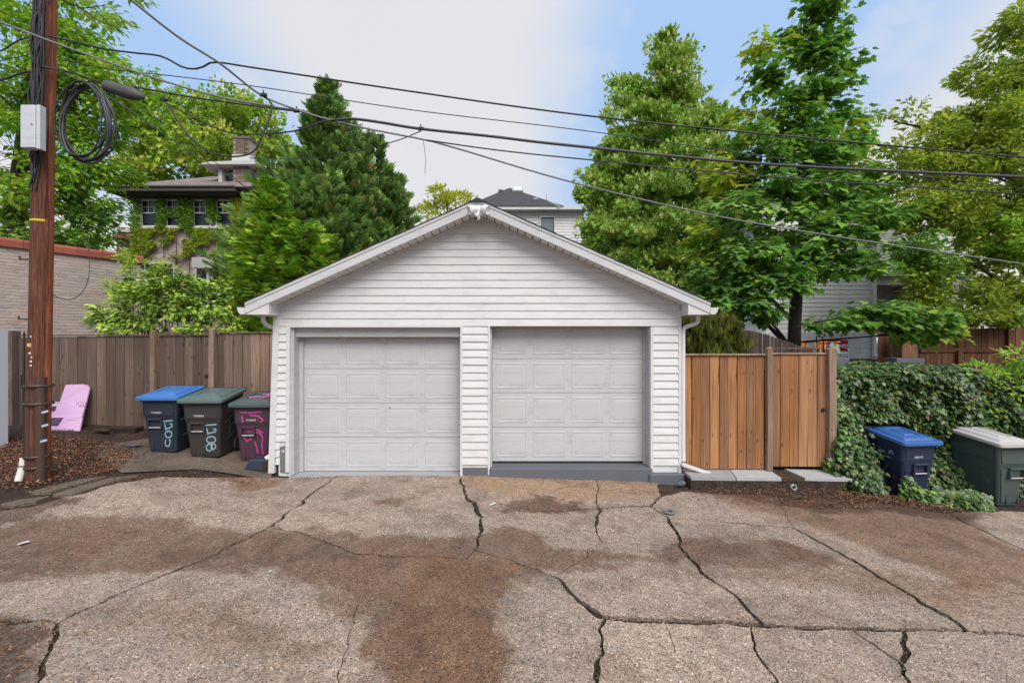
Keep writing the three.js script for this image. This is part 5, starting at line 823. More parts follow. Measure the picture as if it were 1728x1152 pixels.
{ // white house on the raised garden to the right
  const z = -16, X = px => (px - 864) / 800 * 16, Y = py => EYE - (py - 576) / 800 * 16, H = thing('garden_house', 'white sided house with a back porch beyond the ivy wall', 'house', [X(1450), TY, z]), wm = mat(rgb(.86, .86, .865), .55, { map: grime });
  part(H, 'wall', boxUV(merge([box(X(1290), X(1478), Y(561), Y(330), z - 6, z - .03)])), wm);
  const w = X(1472) - X(1290), pl = boxUV(mesh3([[0, 0, .022], [w, 0, .022], [w, .145, .004], [0, .145, .004], [0, 0, 0], [w, 0, 0]], [[0, 1, 2, 3], [4, 5, 1, 0]])); for (let y = Y(561); y < Y(340); y += .145) place(H, 'siding_plank', pl, wm, X(1290), y, z - .03);
  part(H, 'corner_post', boxUV(box(X(1472), X(1479), Y(561), Y(330), z - .1, z + .03)), trimWhite);
  const base = part(H, 'foundation', boxUV(box(X(1270), X(1478), TY - .1, Y(561) - .002, z - 6, z + .04)), mat(rgb(.70, .71, .735), .8));
  const R = rng(86), bg = boxUV(rbox(-.195, .195, -.085, .085, -.02, .012, .006, 1)), bmat = [mat(rgb(.70, .71, .735), .8), mat(rgb(.67, .68, .71), .8), mat(rgb(.73, .735, .75), .8)]; { let k = 0; for (let y = TY + .02; y < Y(563); y += .18, k++) for (let x = X(1340) + (k % 2) * .2; x < X(1476) - .2; x += .4) place(base, 'block', bg, bmat[Math.floor(R() * 3)], x + .2, y + .07, z + .04); }
  const red = mat(rgb(.55, .012, .03), .6);
  for (const [a, b] of [[573.5, 580.4], [584, 591.8]]) part(base, 'painted_bar', boxUV(box(X(1377), X(1429.5), Y(b), Y(a), z + .053, z + .058)), red);
  for (const px of [1390, 1404, 1419]) { const s = []; for (let k = 0; k < 10; k++) { const a = k / 10 * 6.283 + Math.PI / 2, r = k % 2 ? .026 : .062; s.push([X(px) + r * Math.cos(a), Y(565.8) + r * Math.sin(a)]); } part(base, 'painted_star', extrude(s, z + .053, z + .058), red); }
  part(H, 'downspout', merge([cyl(V(X(1470.5), Y(600), z + .1), V(X(1470.5), Y(330), z + .1), .045, .045, 10), cyl(V(X(1470.5), Y(600), z + .1), V(X(1471), Y(603), z + .35), .045, .045, 10)]), trimWhite);
  // porch
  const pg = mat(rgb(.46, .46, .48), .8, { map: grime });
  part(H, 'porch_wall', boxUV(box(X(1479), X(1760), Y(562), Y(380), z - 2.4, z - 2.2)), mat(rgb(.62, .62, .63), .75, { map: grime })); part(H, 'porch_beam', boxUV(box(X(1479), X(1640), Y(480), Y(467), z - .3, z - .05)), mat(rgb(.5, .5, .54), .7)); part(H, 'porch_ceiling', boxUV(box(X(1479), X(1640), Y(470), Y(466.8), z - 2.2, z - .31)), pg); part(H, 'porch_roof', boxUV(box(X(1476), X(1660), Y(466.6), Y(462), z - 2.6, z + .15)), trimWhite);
  part(H, 'porch_floor', boxUV(box(X(1479), X(1640), Y(566), Y(560), z - 2.2, z)), mat(rgb(.2, .15, .1), .9)); for (const px of [1546, 1636]) part(H, 'porch_column', boxUV(box(X(px - 5), X(px + 5), Y(560), Y(480), z - .26, z - .08)), trimWhite);
  part(H, 'upper_wall', boxUV(box(X(1479), X(1760), Y(462), Y(380), z - 1.2, z - .4)), wm); part(H, 'balcony_rail', boxUV(merge([box(X(1479), X(1640), Y(447), Y(445), z - .1, z - .04), ...[1484, 1512, 1540, 1568, 1596].map(p => box(X(p) - .02, X(p) + .02, Y(462), Y(447), z - .1, z - .04))])), mat(rgb(.1, .1, .1), .6));
  part(H, 'side_wing', boxUV(box(X(1600), X(1760), Y(600), Y(468), z - 2, z - .7)), wm); const W = sash(H, X(1708), X(1745), Y(560), Y(490), z - .55, { cols: 1, rows: 1 });
  const sc = part(H, 'wall_lantern', boxUV(rbox(X(1519), X(1525), Y(498), Y(490), z - 2.19, z - 2.0, .02)), black); part(H, 'mail_box', boxUV(rbox(X(1521), X(1531), Y(512), Y(506), z - 2.19, z - 2.05, .02)), black);
  part(H, 'roof', boxUV(extrude([[X(1270), Y(330)], [X(1500), Y(330)], [X(1385), Y(270)]], z - 6, z + .4)), shingle);
}
{ // brown fence and post on the raised garden
  const z = -12.2, X = px => (px - 864) / 800 * 12.2, Y = py => EYE - (py - 576) / 800 * 12.2, F = thing('brown_fence', 'dark brown board fence along the raised garden on the right', 'fence', [X(1600), 1.2, z]), bw = [[.20, .105, .055], [.165, .085, .045], [.23, .125, .068], [.18, .10, .055]].map(c => mat(rgb(c[0] * 2.2, c[1] * 2.2, c[2] * 2.2), .9, { map: greyTex }));
  fenceRun(F, [X(1482), z], [X(1522), z], { n: 4, base: () => 1.1, top: () => Y(560), mats: bw, seed: 91 }); fenceRun(F, [X(1552), z], [X(1780), z], { n: 24, base: () => 0.6, top: q => Y(lerp(556, 552, q)), mats: bw, seed: 92 });
  for (const px of [1616, 1700]) part(F, 'post', boxUV(box(X(px) - .06, X(px) + .06, .6, Y(552), z + .01, z + .1)), bw[1]); part(F, 'rail', boxUV(box(X(1552), X(1780), Y(594), Y(589), z + .012, z + .05)), bw[1]);
  const a = at(1523, 607, 11.6), b = at(1549, 553, 11.6); single('wooden_post', 'thick tan wooden post standing on the raised garden', 'post', boxUV(rbox(a.x, b.x, 1.5, b.y, a.z - .3, a.z, .01, 1)), mat(rgb(.62, .40, .24), .85, { map: greyTex }));
  const c = at(1514, 613, 10.2), d = at(1562, 604, 10.2); single('stone_step', 'flat grey stone slab atop the ivy wall', 'slab', boxUV(rbox(c.x, d.x, c.y, d.y, c.z - .4, c.z, .02)), mat(rgb(.16, .16, .17), .8)); const e = at(1407, 622, 9.4), f = at(1435, 604, 9.4); single('planter_block', 'dark slate block behind the gate post', 'block', boxUV(rbox(e.x, f.x, e.y - .3, f.y, e.z - .3, e.z, .02)), slate);
}
{ // garden chairs and hand truck seen above the gate
  const chair = (px, py, w, h, c, name, label) => {
    const b = at(px, py, 13), C = thing(name, label, 'chair', [b.x, TY, b.z]), m = mat(c, .5), s = [], W = w / 2, seat = TY + .36;
    const n = 5; for (let k = 0; k < n; k++) { const x0 = b.x - W + k * w / n + .008, x1 = b.x - W + (k + 1) * w / n - .008, xm = ((x0 + x1) / 2 - b.x) / W, top = TY + h - .16 * xm * xm; const g = extrude([[x0, seat], [x1, seat], [x1, top - .02], [(x0 + x1) / 2, top], [x0, top - .02]], -.012, .012, .003), p = g.attributes.position; for (let i = 0; i < p.count; i++) p.setZ(i, p.getZ(i) + b.z - .28 * (p.getY(i) - seat)); part(C, 'back_slat', g, m); }
    for (let k = 0; k < 4; k++) part(C, 'seat_slat', box(b.x - W, b.x + W, seat - .02 + .02 * k, seat + .0 + .02 * k, b.z + .04 + k * .11, b.z + .14 + k * .11), m);
    for (const q of [-1, 1]) { part(C, 'armrest', rbox(b.x + q * (W + .05) - .05, b.x + q * (W + .05) + .05, seat + .2, seat + .225, b.z - .05, b.z + .5, .01), m); for (const zz of [-.08, .42]) part(C, 'leg', box(b.x + q * (W + .03) - .025, b.x + q * (W + .03) + .025, TY, seat + (zz > 0 ? .2 : .05), b.z + zz - .03, b.z + zz + .03), m); }
  };
  chair(1356, 580, .30, .65, rgb(.86, .35, .10), 'garden_chair', 'orange slat back garden chair left of the painted flag'); chair(1384, 580, .24, .66, rgb(.86, .33, .08), 'garden_chair', 'orange slat back garden chair before the painted flag');
  const b = at(1416, 600, 12.4), G = thing('plastic_chair', 'pale green plastic chair beside the gate post', 'chair', [b.x, TY, b.z]), m = mat(rgb(.22, .38, .33), .5), S0 = G.children.length;
  const bk = extrude([[-.2, 0], [.2, 0], [.19, .3], [.12, .4], [-.12, .4], [-.19, .3]], -.012, .012, .004); bk.rotateX(-.2); bk.translate(b.x, TY + .42, b.z - .2); part(G, 'backrest', bk, m); part(G, 'seat', rbox(b.x - .22, b.x + .22, TY + .39, TY + .425, b.z - .2, b.z + .22, .015), m);
  for (const sx of [-1, 1]) { part(G, 'armrest', tube([V(b.x + sx * .2, TY + .68, b.z - .22), V(b.x + sx * .25, TY + .62, b.z), V(b.x + sx * .23, TY + .56, b.z + .2), V(b.x + sx * .21, TY + .4, b.z + .22)], .015, 16, 6), m); for (const sz of [-1, 1]) part(G, 'leg', cyl(V(b.x + sx * .2, TY + .4, b.z + sz * .19), V(b.x + sx * .23, TY, b.z + sz * .23), .02), m); }
  G.scale.setScalar(.68);
  const c = at(1388.5, 570, 11), T = thing('hand_truck', 'black metal hand truck handle standing above the gate', 'hand truck', [c.x, TY, c.z]), hx = .075, top = at(1388, 567, 11).y; part(T, 'frame', tube([V(c.x - hx, TY, c.z), V(c.x - hx, top - .1, c.z - .1), V(c.x - hx * .7, top - .01, c.z - .12), V(c.x, top, c.z - .12), V(c.x + hx * .7, top - .01, c.z - .12), V(c.x + hx, top - .1, c.z - .1), V(c.x + hx, TY, c.z)], .013, 50, 8), black); part(T, 'toe_plate', box(c.x - .12, c.x + .12, TY, TY + .012, c.z, c.z + .2), black); for (const s of [-1, 1]) { const w = new THREE.TorusGeometry(.08, .025, 8, 20); w.rotateY(Math.PI / 2); w.translate(c.x + s * .12, TY + .1, c.z - .08); part(T, 'wheel', w, black); }
}

// ---------------------------------------------------------------- foliage
const BRI = 2.7;                                     // leaves pass and return about a third of green light in all
const leafMat = (rough = 0.88, tr = 0.48) => new THREE.MeshPhysicalMaterial({ color: 0xffffff, roughness: rough, metalness: 0, transmission: tr, thickness: 0, specularIntensity: .35, side: THREE.DoubleSide });
const softLeaf = leafMat(), glossLeaf = mat(0xffffff, 0.4, { side: THREE.DoubleSide }), needle = new THREE.MeshPhysicalMaterial({ color: 0xffffff, roughness: 0.8, specularIntensity: .35, side: THREE.DoubleSide });
const bark = mat(rgb(.075, .058, .045), 0.95, { bumpMap: dirtBump, bumpScale: .02 }), darkBark = mat(rgb(.032, .026, .022), 0.95), paleBark = mat(rgb(.16, .14, .12), .95);
// leaves lie in x, y with the stem at the origin and the tip at +y
function simpleLeaf(w = 0.55, cup = 0.10) { const h = w / 2; return mesh3([[0, 0, 0], [h * .75, .25, cup], [h, .5, cup], [0, 1, -.05], [-h, .5, cup], [-h * .75, .25, cup], [0, .5, 0]], [[0, 1, 6], [1, 2, 6], [2, 3, 6], [3, 4, 6], [4, 5, 6], [5, 0, 6]]); }
function mapleLeaf() { const o = [[0, .05], [.18, -.02], [.46, .08], [.36, .22], [.56, .46], [.40, .46], [.30, .56], [.16, .52], [.22, .74], [.10, .76], [0, 1.02]]; const v = [[0, .36, 0]]; for (const [x, y] of o) v.push([x, y, .16 * x * x + .05 * Math.abs(x) - .10 * (y - .36) ** 2]); for (let k = o.length - 2; k > 0; k--) v.push([-o[k][0], o[k][1], .16 * o[k][0] ** 2 + .05 * Math.abs(o[k][0]) - .10 * (o[k][1] - .36) ** 2]); const f = []; for (let k = 1; k < v.length; k++) f.push([0, k, k + 1 < v.length ? k + 1 : 1]); return mesh3(v, f); }
function ivyLeaf() { const o = [[0, .1], [.2, -.02], [.42, .16], [.32, .36], [.46, .52], [.22, .6], [0, 1]]; const v = [[0, .34, 0]]; for (const [x, y] of o) v.push([x, y, .10 * Math.abs(x)]); for (let k = o.length - 2; k > 0; k--) v.push([-o[k][0], o[k][1], .10 * o[k][0]]); const f = []; for (let k = 1; k < v.length; k++) f.push([0, k, k + 1 < v.length ? k + 1 : 1]); return mesh3(v, f); }
function bunch(leaf, n, seed, spread = .5, s0 = .55, s1 = .9) { const R = rng(seed), l = []; for (let k = 0; k < n; k++) { const g = leaf.clone(), s = lerp(s0, s1, R()); g.scale(s, s, s); g.rotateX(-1.1 + 1.4 * R()); g.rotateY(R() * 6.283); g.translate((R() - .5) * spread * 2, (R() - .5) * spread, (R() - .5) * spread * 2); l.push(g); } return merge(l); }
function sprayGeo(n = 8, seed = 1) { const R = rng(seed), v = [], f = []; const add = (x, y, a, l, w, z) => { const i = v.length, c = Math.cos(a), s = Math.sin(a); v.push([x - c * w * 0, y, z], [x + s * l * .45 + c * w, y + c * l * .45 - s * w, z + .03], [x + s * l, y + c * l, z + .06 * (R() - .3)], [x + s * l * .45 - c * w, y + c * l * .45 + s * w, z + .03]); f.push([i, i + 1, i + 2], [i, i + 2, i + 3]); }; add(0, 0, 0, 1, .035, 0); for (let k = 0; k < n; k++) { const y = .12 + .7 * k / n, l = .5 * (1 - .75 * k / n) + .08 * R(); for (const s of [-1, 1]) add(0, y, s * (.55 + .3 * R()), l, .036, .05 * (R() - .5)); } return mesh3(v, f); }
const simple = simpleLeaf(), narrow = simpleLeaf(.34, .06), maple = mapleLeaf(), ivyG = ivyLeaf(), spr = sprayGeo();
class Leaves {
  constructor(geo, material) { this.geo = geo; this.material = material; this.m = []; this.c = []; }
  add(p, dir, nrm, s, c) { const y = dir.clone().normalize(), z = nrm.clone().addScaledVector(y, -nrm.dot(y)); if (z.lengthSq() < 1e-6) z.set(0.3, 0.2, 1).addScaledVector(y, -y.z); z.normalize(); const x = y.clone().cross(z); this.m.push(new THREE.Matrix4().makeBasis(x.multiplyScalar(s), y.multiplyScalar(s), z.multiplyScalar(s)).setPosition(p)); this.c.push(c); }
  build(parent, name, single = 0, leafName = 'leaf') {     // the ones nearest to the camera as meshes of their own, the rest as one mass
    let root = parent; while (root.parent && root.parent !== scene) root = root.parent;
    const off = root.position; let idx = [...this.m.keys()];
    if (single) { idx.sort((a, b) => this.m[b].elements[14] - this.m[a].elements[14]); const own = idx.slice(0, single), ms = new Map(); idx = idx.slice(single);
      for (const i of own) { const key = this.c[i].map(v => Math.round(v * 60)).join(); let mt = ms.get(key); if (!mt) { mt = this.material.clone(); mt.color = rgb(...this.c[i]); ms.set(key, mt); } const o = new THREE.Mesh(this.geo, mt); o.name = leafName; o.matrixAutoUpdate = true; const mm = this.m[i].clone(); mm.elements[12] -= off.x; mm.elements[13] -= off.y; mm.elements[14] -= off.z; mm.decompose(o.position, o.quaternion, o.scale); parent.add(o); } }
    const I = new THREE.InstancedMesh(this.geo, this.material, idx.length); I.name = name; I.userData.kind = 'stuff';
    idx.forEach((i, k) => { const mm = this.m[i].clone(); mm.elements[12] -= off.x; mm.elements[13] -= off.y; mm.elements[14] -= off.z; I.setMatrixAt(k, mm); I.setColorAt(k, rgb(...this.c[i])); });
    parent.add(I); return I;
  }
}
const gauss = R => (R() + R() + R() - 1.5) / 1.5 * 1.0;
const lobe = (px, py, d, rx, ry, n, o = {}) => ({ c: at(px, py, d), r: [rx / 800 * d, ry / 800 * d, (o.rz || rx * .85) / 800 * d], n, ...o });
function tone(R, tones, k) { let t = R(), i = 0; while (i + 1 < tones.length && t > tones[i][3]) { t -= tones[i][3]; i++; } const q = tones[i], j = k * BRI * (0.72 + 0.56 * R()); return [Math.min(.6, q[0] * j), Math.min(.62, q[1] * j * (0.94 + 0.12 * R())), q[2] * j * .72]; }
function tree({ name = 'tree', label, group, trunk, radii, lobes, geo, material = softLeaf, size, per, clump, tones, seed, droop = .35, tilt = .9, barkMat = bark, twigs = true, own = 0, category = 'tree', more = 1, wide = 1 }) {
  lobes = lobes.map(l => ({ ...l, r: [l.r[0] * wide, l.r[1] * wide, l.r[2] * wide], n: Math.round(l.n * more) }));
  const R = rng(seed), base = trunk[0], T = thing(name, label, category, base.toArray(), group);
  part(T, 'trunk', taper(trunk, radii, 22, 10), barkMat);
  const curve = new THREE.CatmullRomCurve3(trunk), samples = Array.from({ length: 41 }, (_, i) => curve.getPointAt(i / 40)), L = new Leaves(geo, material), tw = [];
  const joinAt = (q, lift) => { let best = samples[0], bd = 1e9; for (const s of samples) { const hd = Math.hypot(s.x - q.x, s.z - q.z), d = Math.abs(s.y - (q.y - lift * hd)) + .05 * hd; if (d < bd) { bd = d; best = s; } } return best; };
  for (const lb of lobes) {
    const root = joinAt(lb.c, lb.lift ?? .55), mid = root.clone().lerp(lb.c, .55).add(V(0, (lb.lift < .1 ? 0 : .12) * lb.c.distanceTo(root), 0));
    const lr = (lb.lift < .1 ? .45 : 1) * clamp(.018 * lb.c.distanceTo(root) + .012, .012, .09);
    if (twigs) part(T, 'branch', taper([root, mid, lb.c], [lr, lr * .6, lr * .22], 8, 6), barkMat);
    for (let k = 0; k < lb.n; k++) {
      const u = V(gauss(R), gauss(R), gauss(R)).normalize(), rr = Math.pow(R(), .45), q = V(lb.c.x + u.x * lb.r[0] * rr, lb.c.y + u.y * lb.r[1] * rr, lb.c.z + u.z * lb.r[2] * rr);
      const bs = mid.clone().lerp(lb.c, R()); if (twigs) tw.push(taper([bs, bs.clone().lerp(q, .5).add(V(0, .05, 0)), q], [lr * .25, .008, .003], 4, 4));
      const out = q.clone().sub(V(lerp(root.x, lb.c.x, .5), q.y, lerp(root.z, lb.c.z, .5))).normalize(), kk = (lb.k || 1) * (0.8 + .4 * R()), cs = clump * (0.65 + .7 * R()), ts = lb.tones || tones;
      const m = Math.round(per * (.6 + .8 * R()) * (lb.dense || 1));
      for (let i = 0; i < m; i++) {
        const p = V(q.x + gauss(R) * cs, q.y + gauss(R) * cs * .55, q.z + gauss(R) * cs), o = p.clone().sub(q).normalize().multiplyScalar(.8).add(out.clone().multiplyScalar(.5)).add(V(gauss(R) * .6, -droop + gauss(R) * .4, gauss(R) * .6));
        const nn = V(gauss(R) * tilt, 1, gauss(R) * tilt); L.add(p, o, nn, lerp(size[0] * .7, size[1] * 1.12, R()), tone(R, ts, kk));
      }
    }
  }
  if (tw.length) part(T, 'twigs', merge(tw), barkMat, { kind: 'stuff' });
  L.build(T, 'crown', own);
  return T;
}
const G1 = [[.135, .245, .028, .5], [.09, .18, .022, .28], [.21, .31, .04, .22]], G2 = [[.10, .175, .045, .5], [.065, .13, .03, .3], [.15, .22, .07, .2]], M1 = [[.066, .14, .024, .5], [.046, .105, .02, .28], [.12, .195, .032, .22]], MY = [[.17, .215, .025, .6], [.27, .23, .02, .13], [.09, .165, .025, .27]], OL = [[.125, .165, .022, .5], [.085, .12, .018, .25], [.20, .24, .035, .25]];
const b5 = bunch(simple, 5, 3), b6n = bunch(narrow, 6, 4, .6);
{
  const t = (px, py, d) => at(px, py, d);
  tree({ name: 'shade_tree', label: 'large bright green shade tree behind the utility pole', group: 'background trees', trunk: [V(t(10, 500, 15).x, 0, -15), t(20, 420, 15), t(40, 250, 15), t(60, 60, 15), t(80, -120, 15)], radii: [.35, .3, .24, .16, .06], more: 2.5, wide: 1.12, seed: 301, geo: simple, size: [.15, .24], per: 62, clump: .62, tones: G1,
    lobes: [lobe(20, 40, 14.5, 130, 70, 17), lobe(110, 70, 14.5, 70, 55, 10), lobe(150, 145, 14.5, 80, 50, 11), lobe(230, 165, 15, 50, 40, 6), lobe(40, 160, 14, 110, 60, 14), lobe(150, 215, 15, 60, 40, 8), lobe(30, 260, 14, 110, 60, 13), lobe(140, 300, 15, 60, 45, 8), lobe(40, 350, 14.5, 110, 50, 13), lobe(150, 365, 15.5, 60, 40, 9, { tones: G2 }), lobe(-90, 120, 15, 110, 160, 16), lobe(-80, 330, 15, 90, 80, 9), lobe(90, 400, 14, 60, 20, 6, { k: .6 }), lobe(200, 290, 16, 30, 20, 2), lobe(100, -40, 15, 120, 50, 8)] });
  tree({ name: 'shade_tree', label: 'pale green shade tree behind the ivy house roof', group: 'background trees', trunk: [V(t(340, 500, 32).x, 0, -32), t(340, 400, 32), t(345, 260, 32), t(350, 170, 32)], radii: [.4, .34, .2, .05], more: 1.8, wide: 1.15, seed: 302, geo: b5, size: [.34, .5], per: 42, clump: 1.1, tones: [[.16, .235, .035, .5], [.11, .18, .03, .3], [.22, .28, .05, .2]],
    lobes: [lobe(345, 185, 31, 70, 32, 11), lobe(280, 215, 31, 60, 35, 9), lobe(420, 205, 32, 50, 35, 7), lobe(260, 265, 31, 50, 35, 8), lobe(340, 255, 31, 80, 35, 12), lobe(440, 235, 32, 34, 30, 4), lobe(230, 200, 31, 40, 30, 4), lobe(240, 310, 31, 40, 25, 5), lobe(440, 280, 33, 40, 30, 4)] });
  tree({ name: 'shade_tree', label: 'small yellow green tree top left of the garage ridge', group: 'background trees', trunk: [V(t(755, 480, 28).x, 0, -28), t(755, 420, 28), t(755, 360, 28), t(752, 320, 28)], radii: [.16, .13, .08, .02], seed: 303, geo: narrow, size: [.24, .36], per: 70, clump: .7, droop: -.5, tones: [[.30, .34, .03, .5], [.22, .27, .03, .3], [.4, .4, .06, .2]], lobes: [lobe(735, 350, 28, 26, 20, 6), lobe(765, 340, 28, 26, 22, 6), lobe(750, 325, 28, 16, 14, 3), lobe(785, 352, 28, 18, 14, 3), lobe(750, 385, 28, 50, 20, 6)] });
  tree({ name: 'birch_tree', label: 'tall fresh green tree with pointed crown right of the garage', group: 'background trees', trunk: [V(t(1112, 640, 19).x, 0.5, -19), t(1112, 520, 19), t(1108, 380, 19), t(1112, 230, 19), t(1120, 90, 19)], radii: [.2, .18, .14, .08, .02], more: 1.9, wide: 1.36, seed: 304, geo: b5, size: [.17, .27], per: 60, clump: .62, tones: [[.14, .215, .045, .45], [.09, .16, .032, .28], [.22, .28, .09, .27]], droop: .5, barkMat: paleBark,
    lobes: [lobe(1118, 110, 19, 36, 36, 8), lobe(1080, 150, 19, 34, 36, 6), lobe(1150, 165, 19, 34, 36, 7), lobe(1110, 190, 18.5, 60, 36, 12), lobe(1070, 230, 19, 44, 32, 8), lobe(1160, 240, 19, 44, 34, 9), lobe(1110, 270, 18.4, 80, 36, 16), lobe(1045, 310, 19, 46, 34, 9), lobe(1180, 310, 19, 46, 40, 10), lobe(1110, 340, 18.3, 80, 36, 16), lobe(1035, 380, 19, 44, 36, 10), lobe(1100, 410, 18.4, 80, 36, 16), lobe(1180, 400, 19, 50, 40, 10), lobe(1040, 440, 19, 46, 24, 8), lobe(1110, 470, 18.6, 80, 30, 13), lobe(1010, 350, 19, 22, 20, 2), lobe(1020, 260, 19, 14, 14, 1), lobe(1190, 470, 19, 50, 40, 8), lobe(1005, 400, 18.6, 26, 30, 6), lobe(1015, 330, 18.8, 24, 26, 4), lobe(1200, 230, 19, 34, 34, 6), lobe(1215, 320, 19, 36, 40, 8), lobe(1185, 180, 19, 22, 26, 3)] });
  tree({ name: 'maple_tree', label: 'dark green maple with yellow leaf tips behind the cedar gate', group: 'background trees', trunk: [V(t(1341, 620, 11.5).x, TY - .1, -11.5), t(1341, 560, 11.5), t(1347, 470, 11.5), t(1356, 380, 11.5), t(1352, 260, 11.5), t(1366, 120, 11.5), t(1374, 10, 11.5)], radii: [.155, .14, .115, .09, .06, .035, .012], more: 1.8, wide: 1.1, seed: 305, geo: maple, size: [.135, .21], per: 33, clump: .38, tones: M1, barkMat: darkBark, droop: .55, tilt: .8, own: 300,
    lobes: [lobe(1380, 15, 11.5, 44, 34, 9), lobe(1350, 75, 11.5, 34, 26, 5), lobe(1395, 95, 11.4, 38, 36, 9), lobe(1290, 75, 11.6, 34, 30, 5, { dense: .5, tones: [...MY] }), lobe(1290, 135, 11.4, 34, 24, 5), lobe(1380, 155, 11.2, 44, 26, 7), lobe(1330, 205, 11.3, 56, 26, 8), lobe(1265, 210, 11.5, 40, 40, 7, { dense: .6, tones: MY }), lobe(1420, 190, 11.5, 34, 30, 6, { dense: .6 }), lobe(1290, 255, 11.1, 60, 36, 12), lobe(1390, 255, 11.2, 60, 36, 12), lobe(1450, 245, 11.5, 36, 30, 5, { dense: .6, tones: MY }), lobe(1235, 300, 11.4, 42, 40, 8, { tones: MY }), lobe(1330, 320, 11, 80, 36, 15, { k: .95 }), lobe(1430, 320, 11.2, 60, 36, 11), lobe(1250, 370, 11, 70, 40, 14, { tones: [...G2] }), lobe(1385, 375, 10.8, 80, 40, 16), lobe(1480, 360, 11.3, 40, 36, 6), lobe(1195, 410, 11.2, 34, 44, 7, { tones: MY, dense: .8 }), lobe(1290, 430, 10.7, 90, 40, 18), lobe(1420, 430, 10.8, 80, 40, 15), lobe(1230, 470, 10.9, 60, 44, 13), lobe(1310, 470, 10.9, 60, 26, 8), lobe(1260, 525, 10.9, 50, 24, 9), lobe(1480, 532, 10.5, 44, 15, 7, { lift: .05 }), lobe(1540, 540, 10.3, 40, 22, 8, { lift: .05 }), lobe(1570, 560, 10.2, 28, 14, 5, { tones: [...G1], lift: .05 }), lobe(1420, 540, 10.6, 46, 10, 5, { lift: .05 }), lobe(1190, 500, 10.9, 40, 26, 7)] });
  tree({ name: 'drooping_tree', label: 'olive green feathery tree at the right edge of the view', group: 'background trees', trunk: [V(t(1790, 640, 13).x, TY - .1, -13), t(1780, 500, 13), t(1750, 330, 13), t(1740, 150, 13), t(1750, 0, 13)], radii: [.2, .17, .13, .08, .03], more: 1.4, wide: 1.16, seed: 306, geo: b6n, size: [.17, .27], per: 34, clump: .5, tones: OL, droop: .25,
    lobes: [lobe(1730, 60, 13, 60, 50, 9), lobe(1690, 130, 13, 60, 44, 10), lobe(1650, 190, 13, 60, 40, 9), lobe(1720, 220, 12.6, 70, 50, 14), lobe(1600, 240, 13, 50, 34, 7), lobe(1660, 290, 12.6, 70, 44, 14), lobe(1560, 300, 13, 46, 34, 6), lobe(1740, 320, 12.4, 60, 50, 12), lobe(1510, 205, 13, 40, 24, 2, { dense: .5 }), lobe(1480, 245, 13, 46, 30, 4, { dense: .7 }), lobe(1540, 360, 12.6, 40, 34, 6), lobe(1620, 370, 12.4, 70, 44, 13), lobe(1720, 400, 12.2, 70, 44, 14, { tones: G1 }), lobe(1570, 430, 12.5, 46, 34, 8, { tones: G2 }), lobe(1650, 445, 12.2, 60, 30, 6), lobe(1590, 490, 12.2, 40, 30, 5), lobe(1640, 515, 12.2, 46, 26, 4), lobe(1720, 490, 12.2, 50, 34, 6), lobe(1690, 535, 12.2, 40, 16, 2), lobe(1575, 530, 12.2, 26, 16, 2), lobe(1800, 200, 13, 80, 150, 14), lobe(1690, 40, 13.2, 20, 20, 1, { dense: .5 })] });
}
// ---------------------------------------------------------------- conifers
function conifer({ name, label, group, leaders, seed, tones, size, out = .75, droop = -.2, geo = spr }) {
  const R = rng(seed), b = leaders[0], T = thing(name, label, 'tree', [b.x, b.y0, b.z], group), L = new Leaves(geo, needle), tw = [];
  leaders.forEach((l, li) => {
    part(T, 'trunk', taper([V(l.x, l.y0, l.z), V(l.x, lerp(l.y0, l.y1, .5), l.z), V(l.x, l.y1, l.z)], [l.R * .06, l.R * .035, .008], 10, 7), bark);
    const n = l.n; for (let k = 0; k < n; k++) {
      const t = Math.pow((k + R()) / n, .85), y = lerp(l.yb ?? l.y0, l.y1, t), an = k * 2.4 + R() * .8, rad = l.R * Math.pow(1 - t, l.pow || .8) * (.42 + .9 * Math.pow(R(), 1.5)) + .05, rise = .3 + .6 * R();
      const dir = V(Math.cos(an), 0, Math.sin(an)), tip = V(l.x + dir.x * rad, y + rad * rise, l.z + dir.z * rad), st = V(l.x, y, l.z);
      tw.push(taper([st, st.clone().lerp(tip, .6).add(V(0, -.04, 0)), tip], [.012 + .012 * rad, .01, .003], 4, 4));
      const m = Math.max(5, Math.round(rad * (l.den || 38))), kk = .75 + .5 * R();
      for (let i = 0; i < m; i++) { const q = .25 + .78 * Math.sqrt(R()), w = .16 * rad + .05, p = st.clone().lerp(tip, q).add(V(gauss(R) * w, gauss(R) * w * .8, gauss(R) * w)); L.add(p, dir.clone().multiplyScalar(out).add(V(gauss(R) * .5, .35 - droop + gauss(R) * .35, gauss(R) * .5)), V(gauss(R), .8, gauss(R)).addScaledVector(dir, .5), lerp(size[0], size[1], R()), tone(R, tones, kk)); }
    }
  });
  part(T, 'branches', merge(tw), darkBark, { kind: 'stuff' }); L.build(T, 'crown');
}
